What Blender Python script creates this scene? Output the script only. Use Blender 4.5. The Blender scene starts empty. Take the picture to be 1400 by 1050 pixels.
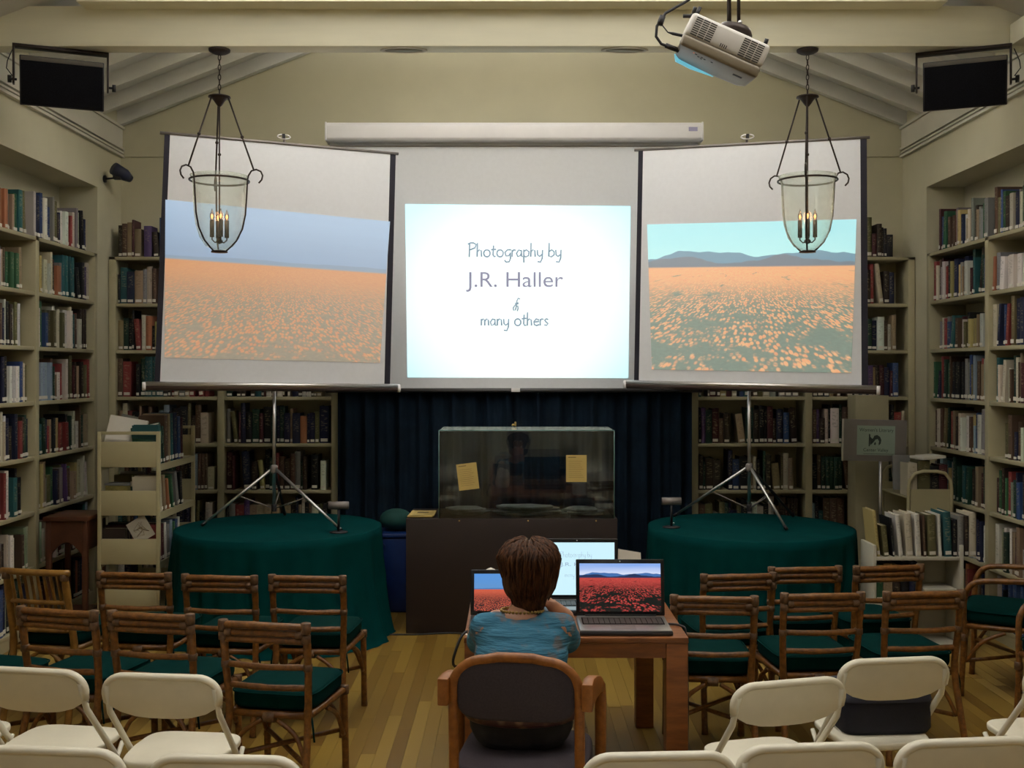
import bpy, math, random
import bmesh
import numpy as np
from mathutils import Vector, Matrix

R = random.Random(7)
scene = bpy.context.scene
COL = scene.collection
EYE = 1.85          # eye height; the photograph's horizon lies at row 507
F = 1450.0          # focal length in pixels for a 1400 px wide frame
PI = math.pi

# ------------------------------------------------------------------ camera
cam_d = bpy.data.cameras.new('camera')
cam = bpy.data.objects.new('camera', cam_d)
COL.objects.link(cam)
cam.location = (0, 0, EYE)
cam.rotation_euler = (PI / 2, 0, 0)
cam_d.sensor_width = 36.0
cam_d.lens = F / 1400 * 36.0
cam_d.shift_y = -18.0 / 1400
cam_d.clip_start = 0.05
scene.camera = cam

# ------------------------------------------------------------------ world, lights, exposure
w = bpy.data.worlds.new('world')
scene.world = w
w.use_nodes = True
w.node_tree.nodes['Background'].inputs[0].default_value = (0.05, 0.045, 0.04, 1)
w.node_tree.nodes['Background'].inputs[1].default_value = 0.3
scene.view_settings.view_transform = 'Standard'
scene.view_settings.look = 'None'
scene.view_settings.gamma = 1.0
scene.view_settings.use_curve_mapping = False
scene.view_settings.exposure = 0.0


def area(name, loc, rot, sx, sy, power, color):
    d = bpy.data.lights.new(name, 'AREA')
    d.shape = 'RECTANGLE'
    d.size, d.size_y = sx, sy
    d.energy = power
    d.color = color
    o = bpy.data.objects.new(name, d)
    o.location = loc
    o.rotation_euler = rot
    COL.objects.link(o)
    return o


WARM = (1.0, 1.0, 1.01)
# uplight lying in the trough on the tie beam
area('beam_uplight', (0, 6.62, 4.34), (PI, 0, 0), 5.0, 0.10, 155, WARM)
area('unseen_uplight', (0, 4.0, 4.14), (PI, 0, 0), 5.0, 0.12, 180, WARM)  # added unseen uplight, no beam built; its ceiling bounce lights the beam face
la = area('unseen_hall_light', (0, 2.6, 3.95), (0, 0, 0), 3.6, 0.8, 4, WARM)  # added unseen area light standing in for hall ceiling fixtures; none built
la.data.spread = math.radians(90)
la = area('unseen_back_light', (0, -1.0, 3.95), (math.radians(22), 0, 0), 3.6, 0.8, 20, WARM)  # added unseen light behind the camera, tilted to reach the chair backs
la.data.spread = math.radians(90)

# ------------------------------------------------------------------ helpers


def at(px, py, Y):
    return Vector(((px - 700) * Y / F, Y, EYE - (py - 507) * Y / F))


def onz(px, py, z):
    Y = (EYE - z) * F / (py - 507)
    return Vector(((px - 700) * Y / F, Y, z))


class MB:
    def __init__(s):
        s.v, s.f, s.m, s.sm, s.uv = [], [], [], [], None

    def add(s, verts, faces, mat=0, smooth=False, M=None):
        b = len(s.v)
        for p in verts:
            p = Vector(p)
            if M is not None:
                p = M @ p
            s.v.append((p.x, p.y, p.z))
        for f in faces:
            s.f.append(tuple(b + i for i in f))
            s.m.append(mat)
            s.sm.append(smooth)
        return s

    def box(s, c, d, mat=0, M=None, rz=0.0):
        cx, cy, cz = c
        x, y, z = d[0] / 2, d[1] / 2, d[2] / 2
        vs = [Vector((i * x, j * y, k * z)) for k in (-1, 1) for j in (-1, 1) for i in (-1, 1)]
        if rz:
            rm = Matrix.Rotation(rz, 3, 'Z')
            vs = [rm @ p for p in vs]
        vs = [p + Vector(c) for p in vs]
        return s.add(vs, [(0, 2, 3, 1), (4, 5, 7, 6), (0, 1, 5, 4), (2, 6, 7, 3), (0, 4, 6, 2), (1, 3, 7, 5)], mat, False, M)

    def bb(s, x0, x1, y0, y1, z0, z1, mat=0, M=None):
        return s.box(((x0 + x1) / 2, (y0 + y1) / 2, (z0 + z1) / 2), (x1 - x0, y1 - y0, z1 - z0), mat, M)

    def tube(s, pts, r, n=8, mat=0, closed=False, M=None, flat=1.0):
        pts = [Vector(p) for p in pts]
        k = len(pts)
        rs = r if isinstance(r, (list, tuple)) else [r] * k
        tang = []
        for i in range(k):
            a = pts[(i - 1) % k] if (closed or i > 0) else pts[i]
            b = pts[(i + 1) % k] if (closed or i < k - 1) else pts[i]
            t = (b - a)
            tang.append(t.normalized() if t.length > 1e-9 else Vector((0, 0, 1)))
        up = Vector((0, 0, 1)) if abs(tang[0].z) < 0.9 else Vector((1, 0, 0))
        nrm = (up - tang[0] * up.dot(tang[0])).normalized()
        vs, fs = [], []
        for i in range(k):
            nrm = (nrm - tang[i] * nrm.dot(tang[i]))
            nrm = nrm.normalized() if nrm.length > 1e-6 else Vector((1, 0, 0))
            bn = tang[i].cross(nrm)
            for j in range(n):
                a = 2 * PI * j / n
                vs.append(pts[i] + nrm * (math.cos(a) * rs[i]) + bn * (math.sin(a) * rs[i] * flat))
        for i in range(k if closed else k - 1):
            i2 = (i + 1) % k
            for j in range(n):
                j2 = (j + 1) % n
                fs.append((i * n + j, i * n + j2, i2 * n + j2, i2 * n + j))
        if not closed:
            fs.append(tuple(range(n - 1, -1, -1)))
            fs.append(tuple((k - 1) * n + j for j in range(n)))
        return s.add(vs, fs, mat, True, M)

    def lathe(s, prof, n=24, mat=0, M=None, c=(0, 0, 0), close=False):
        vs, fs = [], []
        k = len(prof)
        for (r, z) in prof:
            for j in range(n):
                a = 2 * PI * j / n
                vs.append((c[0] + r * math.cos(a), c[1] + r * math.sin(a), c[2] + z))
        for i in range(k if close else k - 1):
            i2 = (i + 1) % k
            for j in range(n):
                j2 = (j + 1) % n
                fs.append((i * n + j, i * n + j2, i2 * n + j2, i2 * n + j))
        if not close:
            if prof[0][0] > 1e-5:
                fs.append(tuple(range(n - 1, -1, -1)))
            if prof[-1][0] > 1e-5:
                fs.append(tuple((k - 1) * n + j for j in range(n)))
        return s.add(vs, fs, mat, True, M)

    def ball(s, c, r, nu=12, nv=8, mat=0, M=None):
        r = (r, r, r) if isinstance(r, (int, float)) else r
        vs, fs = [(c[0], c[1], c[2] - r[2])], []
        for i in range(1, nv):
            t = PI * i / nv
            for j in range(nu):
                a = 2 * PI * j / nu
                vs.append((c[0] + r[0] * math.sin(t) * math.cos(a), c[1] + r[1] * math.sin(t) * math.sin(a), c[2] - r[2] * math.cos(t)))
        vs.append((c[0], c[1], c[2] + r[2]))
        for j in range(nu):
            fs.append((0, 1 + (j + 1) % nu, 1 + j))
        for i in range(nv - 2):
            for j in range(nu):
                a, b = 1 + i * nu + j, 1 + i * nu + (j + 1) % nu
                fs.append((a, b, b + nu, a + nu))
        t = len(vs) - 1
        for j in range(nu):
            fs.append((t, 1 + (nv - 2) * nu + j, 1 + (nv - 2) * nu + (j + 1) % nu))
        return s.add(vs, fs, mat, True, M)

    def prism(s, outline, d0, d1, M=None, mat=0, smooth=False):
        """outline in local x,z; extruded along local y from d0 to d1"""
        n = len(outline)
        vs = [(x, d0, z) for x, z in outline] + [(x, d1, z) for x, z in outline]
        fs = [tuple(range(n)), tuple(range(2 * n - 1, n - 1, -1))]
        s.add(vs, fs, mat, False, M)
        s.add(vs, [((i + 1) % n, i, n + i, n + (i + 1) % n) for i in range(n)], mat, smooth, M)
        return s

    def sheet(s, fn, nu, nv, mat=0, smooth=True, M=None):
        vs = [fn(i / nu, j / nv) for j in range(nv + 1) for i in range(nu + 1)]
        fs = [(j * (nu + 1) + i, j * (nu + 1) + i + 1, (j + 1) * (nu + 1) + i + 1, (j + 1) * (nu + 1) + i) for j in range(nv) for i in range(nu)]
        return s.add(vs, fs, mat, smooth, M)

    def mesh(s, name, mats, bevel=0.0, seg=2):
        me = bpy.data.meshes.new(name)
        me.from_pydata(s.v, [], s.f)
        me.polygons.foreach_set('material_index', s.m)
        me.polygons.foreach_set('use_smooth', s.sm)
        for m in (mats if isinstance(mats, (list, tuple)) else [mats]):
            me.materials.append(m)
        if bevel:
            bm = bmesh.new()
            bm.from_mesh(me)
            bmesh.ops.remove_doubles(bm, verts=bm.verts, dist=1e-6)
            es = [e for e in bm.edges if len(e.link_faces) == 2 and e.calc_face_angle(0) > 0.6]
            bmesh.ops.bevel(bm, geom=es, offset=bevel, segments=seg, profile=0.5, affect='EDGES', clamp_overlap=True)
            bm.to_mesh(me)
            bm.free()
            for p in me.polygons:
                p.use_smooth = True
            try:
                me.set_sharp_from_angle(angle=0.7)
            except Exception:
                pass
        me.update()
        return me

    def obj(s, name, mats, parent=None, bevel=0.0, loc=None, rot=None, seg=2):
        o = bpy.data.objects.new(name, s.mesh(name, mats, bevel, seg))
        COL.objects.link(o)
        if parent is not None:
            o.parent = parent
        if loc is not None:
            o.location = loc
        if rot is not None:
            o.rotation_euler = rot
        return o


def tag(o, label=None, cat=None, group=None, kind=None):
    if label:
        o['label'] = label
    if cat:
        o['category'] = cat
    if group:
        o['group'] = group
    if kind:
        o['kind'] = kind
    return o


def thing(name, label, cat, loc=(0, 0, 0), rz=0.0, group=None):
    o = bpy.data.objects.new(name, None)
    o.empty_display_size = 0.1
    COL.objects.link(o)
    o.location = loc
    o.rotation_euler = (0, 0, rz)
    return tag(o, label, cat, group)


def dup(root, loc, rz, label, group=None):
    def cp(o, par):
        c = o.copy()
        COL.objects.link(c)
        if par is not None:
            c.parent = par
        for ch in o.children:
            cp(ch, c)
        return c
    r = cp(root, None)
    r.location = loc
    r.rotation_euler = (0, 0, rz)
    r['label'] = label
    if group:
        r['group'] = group
    return r


def struct(name, mb, m, parent=None, bevel=0.0):
    o = mb.obj(name, m, parent, bevel)
    if parent is None:
        o['kind'] = 'structure'
    return o


# ------------------------------------------------------------------ materials
class NT:
    def __init__(s, name):
        s.mat = bpy.data.materials.new(name)
        s.mat.use_nodes = True
        s.t = s.mat.node_tree
        s.p = s.t.nodes['Principled BSDF']
        s.out = s.t.nodes['Material Output']

    def n(s, typ, **kw):
        nd = s.t.nodes.new(typ)
        for k, v in kw.items():
            setattr(nd, k, v)
        return nd

    def put(s, sock, val):
        if isinstance(val, bpy.types.NodeSocket):
            s.t.links.new(val, sock)
        elif isinstance(val, (tuple, list)) and len(val) == 3 and sock.type == 'RGBA':
            sock.default_value = (*val, 1)
        else:
            sock.default_value = val

    def math(s, op, a, b=None, c=None, clamp=False):
        nd = s.n('ShaderNodeMath', operation=op, use_clamp=clamp)
        s.put(nd.inputs[0], a)
        if b is not None:
            s.put(nd.inputs[1], b)
        if c is not None:
            s.put(nd.inputs[2], c)
        return nd.outputs[0]

    def mix(s, f, a, b):
        nd = s.n('ShaderNodeMix', data_type='RGBA')
        s.put(nd.inputs[0], f)
        s.put(nd.inputs[6], a)
        s.put(nd.inputs[7], b)
        return nd.outputs[2]

    def step(s, x, lo, hi):
        nd = s.n('ShaderNodeMapRange', interpolation_type='SMOOTHSTEP')
        s.put(nd.inputs[0], x)
        s.put(nd.inputs[1], lo)
        s.put(nd.inputs[2], hi)
        return nd.outputs[0]

    def noise(s, vec, scale, detail=3.0, rough=0.5):
        nd = s.n('ShaderNodeTexNoise')
        if vec is not None:
            s.put(nd.inputs['Vector'], vec)
        nd.inputs['Scale'].default_value = scale
        nd.inputs['Detail'].default_value = detail
        nd.inputs['Roughness'].default_value = rough
        return nd.outputs[0]

    def coord(s, which='Object'):
        return s.n('ShaderNodeTexCoord').outputs[which]

    def mapped(s, vec, scale):
        nd = s.n('ShaderNodeMapping')
        s.put(nd.inputs[0], vec)
        nd.inputs['Scale'].default_value = scale
        return nd.outputs[0]

    def bump(s, h, strength=0.3, dist=0.01):
        nd = s.n('ShaderNodeBump')
        nd.inputs['Strength'].default_value = strength
        nd.inputs['Distance'].default_value = dist
        s.put(nd.inputs['Height'], h)
        s.t.links.new(nd.outputs[0], s.p.inputs['Normal'])


def mat(name, c, rough=0.5, var=0.12, scale=8.0, stretch=(1, 1, 1), metal=0.0, spec=0.5, bump=0.0, bscale=60.0, c2=None, sheen=0.0, emit=None, es=0.0):
    k = NT(name)
    p = k.p
    if var > 0 or c2:
        co = k.mapped(k.coord('Object'), stretch)
        nz = k.noise(co, scale, 4.0, 0.6)
        dark = c2 if c2 else tuple(x * (1 - var) for x in c)
        lite = c if c2 else tuple(min(1, x * (1 + var)) for x in c)
        k.put(p.inputs['Base Color'], k.mix(k.step(nz, 0.3, 0.7), dark, lite))
    else:
        k.put(p.inputs['Base Color'], c)
    p.inputs['Roughness'].default_value = rough
    p.inputs['Metallic'].default_value = metal
    p.inputs['Specular IOR Level'].default_value = spec
    if sheen:
        p.inputs['Sheen Weight'].default_value = sheen
    if emit:
        k.put(p.inputs['Emission Color'], emit)
        p.inputs['Emission Strength'].default_value = es
    if bump:
        k.bump(k.noise(k.mapped(k.coord('Object'), stretch), bscale, 3.0), bump, 0.004)
    return k.mat


def thin_glass(name, tint, refl=1.0, rough=0.02, haze=0.0):
    k = NT(name)
    t = k.n('ShaderNodeBsdfTransparent')
    t.inputs[0].default_value = (*tint, 1)
    g = k.n('ShaderNodeBsdfGlossy')
    g.inputs[0].default_value = (refl, refl, refl, 1)
    g.inputs['Roughness'].default_value = rough
    fr = k.n('ShaderNodeFresnel')
    fr.inputs[0].default_value = 1.5
    mx = k.n('ShaderNodeMixShader')
    k.t.links.new(fr.outputs[0], mx.inputs[0])
    k.t.links.new(t.outputs[0], mx.inputs[1])
    k.t.links.new(g.outputs[0], mx.inputs[2])
    last = mx.outputs[0]
    if haze:
        d = k.n('ShaderNodeBsdfDiffuse')
        d.inputs[0].default_value = (0.75, 0.85, 0.78, 1)
        m2 = k.n('ShaderNodeMixShader')
        nz = k.noise(k.coord('Object'), 9.0, 3.0)
        k.put(m2.inputs[0], k.math('MULTIPLY', k.math('ADD', nz, 0.5), haze))
        k.t.links.new(last, m2.inputs[1])
        k.t.links.new(d.outputs[0], m2.inputs[2])
        last = m2.outputs[0]
    k.t.links.new(last, k.out.inputs[0])
    return k.mat


M_WALL = mat('cream_wall_paint', (0.60, 0.555, 0.395), 0.75, 0.04, 1.5, bump=0.05, bscale=40)
M_BEAM = mat('cream_beam_paint', (0.82, 0.78, 0.60), 0.6, 0.04, 2.0, stretch=(0.4, 4, 4), bump=0.06, bscale=30)
M_CEIL = mat('white_ceiling_paint', (0.68, 0.66, 0.61), 0.75, 0.04, 3.0)
M_TRIM = mat('pale_trim_paint', (0.64, 0.60, 0.50), 0.55, 0.03, 3.0)
M_SHELF = mat('beige_shelf_paint', (0.42, 0.375, 0.235), 0.5, 0.05, 4.0)
M_CART = mat('beige_enamel_steel', (0.42, 0.37, 0.215), 0.42, 0.03, 5.0)
M_WHITESH = mat('offwhite_laminate', (0.50, 0.47, 0.38), 0.5, 0.03, 5.0)
M_BLACK = mat('matte_black', (0.012, 0.011, 0.014), 0.5, 0.1)
M_BLACKMESH = mat('speaker_grille_black', (0.006, 0.006, 0.008), 0.9, 0.3, 120.0, spec=0.1)
M_GRILLEGREY = mat('speaker_top_grey', (0.10, 0.09, 0.075), 0.7, 0.1)
M_IRON = mat('dark_bronze_iron', (0.035, 0.024, 0.020), 0.45, 0.2, 30.0, metal=0.5)
M_STEEL = mat('brushed_aluminium', (0.55, 0.53, 0.52), 0.3, 0.04, 20.0, metal=0.9)
M_GREYMETAL = mat('grey_painted_metal', (0.20, 0.175, 0.165), 0.45, 0.06, 10.0, metal=0.2)
M_CASEBROWN = mat('brown_screen_case', (0.12, 0.085, 0.075), 0.35, 0.06, 8.0, metal=0.4)
M_FABRIC = mat('white_screen_fabric', (0.72, 0.725, 0.755), 0.9, 0.015, 30.0)
M_SCRBORDER = mat('black_screen_border', (0.012, 0.010, 0.020), 0.8, 0.1)
M_PLASTIC = mat('white_housing_plastic', (0.78, 0.75, 0.76), 0.4, 0.02, 5.0)
M_FOLD = mat('cream_folding_chair_plastic', (0.68, 0.63, 0.50), 0.42, 0.04, 6.0, bump=0.04, bscale=90)
M_FOLDTUBE = mat('cream_enamel_tube', (0.66, 0.62, 0.50), 0.35, 0.04, 8.0)
M_RATTAN = mat('honey_brown_rattan', (0.22, 0.088, 0.016), 0.38, 0.3, 14.0, stretch=(3, 3, 3), c2=(0.10, 0.036, 0.007), bump=0.12, bscale=45)
M_RATTANGOLD = mat('golden_cane', (0.28, 0.14, 0.025), 0.42, 0.3, 14.0, c2=(0.16, 0.07, 0.012), bump=0.12, bscale=45)
M_BINDING = mat('dark_cane_binding', (0.15, 0.075, 0.032), 0.5, 0.3, 60.0, c2=(0.07, 0.034, 0.015), bump=0.4, bscale=160)
M_CUSH = mat('dark_green_canvas', (0.0006, 0.022, 0.020), 0.85, 0.12, 20.0, bump=0.1, bscale=300, spec=0.05)
M_CLOTH = mat('deep_green_tablecloth', (0.0004, 0.040, 0.040), 0.85, 0.10, 6.0, bump=0.08, bscale=250, spec=0.05)
M_CURTAIN = mat('midnight_teal_curtain', (0.004, 0.012, 0.024), 0.9, 0.25, 5.0, spec=0.2)
M_PEDESTAL = mat('dark_brown_laminate', (0.022, 0.013, 0.012), 0.45, 0.08, 4.0)
M_OAK = mat('honey_oak', (0.30, 0.105, 0.018), 0.4, 0.2, 6.0, stretch=(6, 1, 6), c2=(0.20, 0.065, 0.010))
M_TABLEWOOD = mat('orange_brown_table_wood', (0.24, 0.080, 0.017), 0.4, 0.2, 7.0, stretch=(1, 6, 6), c2=(0.15, 0.045, 0.010))
M_REDWOOD = mat('dark_red_mahogany', (0.075, 0.025, 0.012), 0.4, 0.2, 7.0)
M_UPHOL = mat('warm_grey_upholstery', (0.050, 0.040, 0.046), 0.9, 0.12, 150.0, bump=0.25, bscale=320, spec=0.2)
M_PAPER = mat('white_paper', (0.70, 0.66, 0.58), 0.8, 0.03, 6.0)
M_PAGES = mat('book_page_edges', (0.42, 0.37, 0.27), 0.85, 0.15, 40.0, stretch=(30, 1, 1))
M_NOTE = mat('yellow_notice_paper', (0.55, 0.40, 0.13), 0.8, 0.03, 8.0)
M_INK = mat('print_ink', (0.05, 0.045, 0.04), 0.8, 0.0)
M_NOTEINK = mat('faded_brown_ink', (0.20, 0.14, 0.05), 0.8, 0.0)
M_GREYSHEET = mat('ragged_grey_sheet', (0.22, 0.24, 0.25), 0.8, 0.25, 12.0, bump=0.3, bscale=30)
M_BLUEBIN = mat('blue_plastic', (0.008, 0.030, 0.14), 0.4, 0.1)
M_GREENBAG = mat('green_fabric_bundle', (0.004, 0.06, 0.05), 0.8, 0.2)
M_LAPTOP = mat('laptop_dark_shell', (0.035, 0.034, 0.038), 0.3, 0.05, metal=0.2)
M_LAPSILVER = mat('laptop_silver_deck', (0.34, 0.32, 0.31), 0.3, 0.04, metal=0.7)
M_BEZEL = mat('laptop_black_bezel', (0.010, 0.010, 0.012), 0.25, 0.05)
M_KEYS = mat('laptop_keys', (0.05, 0.045, 0.04), 0.5, 0.1)
M_SKIN = mat('skin', (0.45, 0.22, 0.13), 0.5, 0.08, 10.0)
M_TROUSER = mat('black_trousers', (0.012, 0.012, 0.016), 0.85, 0.15)
M_SHOE = mat('dark_shoe', (0.02, 0.016, 0.014), 0.4, 0.1)
M_BAG = mat('navy_black_bag', (0.005, 0.005, 0.014), 0.8, 0.15, 30.0, bump=0.15, bscale=200)
M_SIGN = mat('grey_acrylic_sign', (0.26, 0.235, 0.22), 0.35, 0.04)
M_SIGNPAPER = mat('pale_green_sign_paper', (0.40, 0.50, 0.42), 0.7, 0.03)
M_SIGNINK = mat('dark_sign_ink', (0.06, 0.08, 0.07), 0.8, 0.0)
M_PROJ = mat('grey_white_projector_shell', (0.55, 0.52, 0.48), 0.4, 0.03)
M_PROJDK = mat('taupe_projector_lid', (0.20, 0.165, 0.115), 0.4, 0.04)
M_VENT = mat('dark_vent', (0.025, 0.022, 0.02), 0.7, 0.0)
M_CANDLE = mat('dark_candle_sleeve', (0.05, 0.04, 0.032), 0.5, 0.1)
M_BULB = mat('lit_flame_bulb', (0.8, 0.45, 0.25), 0.3, 0.0, emit=(1.0, 0.42, 0.14), es=4.0)
M_BULBGLASS = thin_glass('bulb_glass', (0.85, 0.75, 0.68))
M_LIPGLOW = mat('lens_light_on_lip', (0.3, 0.6, 0.7), 0.3, 0.0, emit=(0.20, 0.72, 0.95), es=0.55)  # emission imitates lens light caught by the projector's lip
M_LED = mat('orange_standby_led', (0.6, 0.15, 0.05), 0.4, 0.0, emit=(1.0, 0.2, 0.05), es=0.6)
k = NT('seeded_bell_glass')
tr = k.n('ShaderNodeBsdfTransparent')
tr.inputs[0].default_value = (0.93, 0.96, 0.93, 1)
df = k.n('ShaderNodeBsdfTranslucent')
df.inputs[0].default_value = (0.80, 0.88, 0.80, 1)
d2 = k.n('ShaderNodeBsdfDiffuse')
d2.inputs[0].default_value = (0.80, 0.88, 0.80, 1)
gl = k.n('ShaderNodeBsdfGlossy')
gl.inputs['Roughness'].default_value = 0.06
lw = k.n('ShaderNodeLayerWeight')
lw.inputs[0].default_value = 0.35
m0 = k.n('ShaderNodeMixShader')
k.t.links.new(df.outputs[0], m0.inputs[1])
k.t.links.new(d2.outputs[0], m0.inputs[2])
m1 = k.n('ShaderNodeMixShader')
nz = k.noise(k.coord('Object'), 30.0, 3.0)
k.put(m1.inputs[0], k.math('MULTIPLY', k.math('ADD', k.math('MULTIPLY', lw.outputs['Facing'], 0.32), 0.10), k.math('ADD', k.math('MULTIPLY', nz, 0.8), 0.6)))
k.t.links.new(tr.outputs[0], m1.inputs[1])
k.t.links.new(m0.outputs[0], m1.inputs[2])
m2 = k.n('ShaderNodeMixShader')
m2.inputs[0].default_value = 0.05
k.t.links.new(m1.outputs[0], m2.inputs[1])
k.t.links.new(gl.outputs[0], m2.inputs[2])
k.t.links.new(m2.outputs[0], k.out.inputs[0])
M_BELL = k.mat
M_CASEGLASS = thin_glass('display_case_glass', (0.95, 0.975, 0.96), 0.9, 0.0)
M_CASETOP = thin_glass('dusty_case_top_glass', (0.95, 0.975, 0.96), 0.9, 0.05, haze=0.22)
M_GLASSEDGE = mat('green_glass_edge', (0.10, 0.20, 0.19), 0.2, 0.0)
M_BRASS = mat('aged_brass', (0.45, 0.30, 0.10), 0.35, 0.1, metal=0.9)
M_SOCKETLIGHT = mat('frosted_downlight_lens', (0.46, 0.44, 0.33), 0.4, 0.02)
M_CABLE = mat('black_cable', (0.012, 0.010, 0.012), 0.6, 0.0)
M_GOLDBEAD = mat('gold_bead', (0.35, 0.22, 0.06), 0.4, 0.1, metal=0.6)

# floorboards: one tone per board
k = NT('oak_floorboard')
oi = k.n('ShaderNodeObjectInfo')
co = k.mapped(k.coord('Object'), (14, 1.2, 1))
grain = k.noise(co, 5.0, 5.0, 0.6)
tone = k.mix(oi.outputs['Random'], (0.15, 0.078, 0.011), (0.31, 0.195, 0.034))
k.put(k.p.inputs['Base Color'], k.mix(k.math('MULTIPLY', k.step(grain, 0.35, 0.75), 0.35), tone, (0.18, 0.09, 0.018)))
k.p.inputs['Roughness'].default_value = 0.38
M_BOARD = k.mat
k = NT('oak_floorboards_far')
at_ = k.n('ShaderNodeAttribute', attribute_name='Col')
k.put(k.p.inputs['Base Color'], at_.outputs['Color'])
k.p.inputs['Roughness'].default_value = 0.38
M_BOARDS = k.mat

# books
def book_mat(name, attr):
    k = NT(name)
    if attr:
        a = k.n('ShaderNodeAttribute', attribute_name='Col')
        col, rnd = a.outputs['Color'], a.outputs['Alpha']
    else:
        a = k.n('ShaderNodeObjectInfo')
        col, rnd = a.outputs['Color'], a.outputs['Random']
    uv = k.n('ShaderNodeUVMap', uv_map='UVMap').outputs[0]
    sp = k.n('ShaderNodeSeparateXYZ')
    k.put(sp.inputs[0], uv)
    x, z = sp.outputs[0], sp.outputs[1]
    cb = k.n('ShaderNodeCombineXYZ')
    k.put(cb.inputs[0], k.math('MULTIPLY', x, 2.2))
    k.put(cb.inputs[1], k.math('MULTIPLY', z, 30.0))
    k.put(cb.inputs[2], k.math('MULTIPLY', rnd, 90.0))
    nz = k.noise(cb.outputs[0], 1.0, 2.0)
    lines = k.step(nz, 0.52, 0.60)
    lo = k.math('ADD', 0.22, k.math('MULTIPLY', rnd, 0.3))
    zone = k.math('MULTIPLY', k.step(z, lo, k.math('ADD', lo, 0.03)), k.step(z, 0.92, 0.88))
    edge = k.math('MULTIPLY', k.step(x, 0.10, 0.25), k.step(x, 0.90, 0.75))
    lum = k.n('ShaderNodeRGBToBW')
    k.put(lum.inputs[0], col)
    ink = k.mix(k.step(lum.outputs[0], 0.12, 0.22), (0.42, 0.36, 0.22), (0.04, 0.035, 0.03))
    f = k.math('MULTIPLY', k.math('MULTIPLY', lines, zone), k.math('MULTIPLY', edge, 0.30))
    k.put(k.p.inputs['Base Color'], k.mix(f, col, ink))
    k.p.inputs['Roughness'].default_value = 0.55
    k.p.inputs['Specular IOR Level'].default_value = 0.3
    return k.mat


M_BOOK = book_mat('book_cover_cloth', False)
M_BOOKS = book_mat('book_cover_cloth_mass', True)

# turquoise printed blouse
k = NT('turquoise_printed_blouse')
co = k.coord('Object')
n1 = k.noise(co, 12.0, 4.0, 0.6)
n2 = k.noise(k.mapped(co, (4, 4, 26)), 3.0, 3.0)
base = k.mix(k.step(n1, 0.50, 0.62), (0.048, 0.175, 0.275), (0.14, 0.15, 0.17))
base = k.mix(k.math('MULTIPLY', k.step(n2, 0.5, 0.7), 0.45), base, (0.085, 0.25, 0.35))
k.put(k.p.inputs['Base Color'], base)
k.p.inputs['Roughness'].default_value = 0.8
k.p.inputs['Specular IOR Level'].default_value = 0.2
k.bump(k.noise(k.mapped(co, (3, 3, 18)), 4.0, 3.0), 0.6, 0.02)
M_BLOUSE = k.mat
k = NT('patterned_skirt_hem')
vz = k.n('ShaderNodeTexVoronoi')
vz.inputs['Scale'].default_value = 22.0
k.put(vz.inputs['Vector'], k.coord('Object'))
k.put(k.p.inputs['Base Color'], k.mix(k.step(vz.outputs['Distance'], 0.2, 0.5), (0.20, 0.12, 0.07), (0.05, 0.012, 0.012)))
M_PATTERN = k.mat
k = NT('brown_hair')
co = k.coord('Object')
n1 = k.noise(k.mapped(co, (30, 30, 5)), 3.0, 4.0, 0.7)
k.put(k.p.inputs['Base Color'], k.mix(k.step(n1, 0.35, 0.7), (0.022, 0.008, 0.003), (0.115, 0.043, 0.015)))
k.p.inputs['Roughness'].default_value = 0.6
k.p.inputs['Specular IOR Level'].default_value = 0.2
k.bump(n1, 0.5, 0.01)
M_HAIR = k.mat


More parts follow.
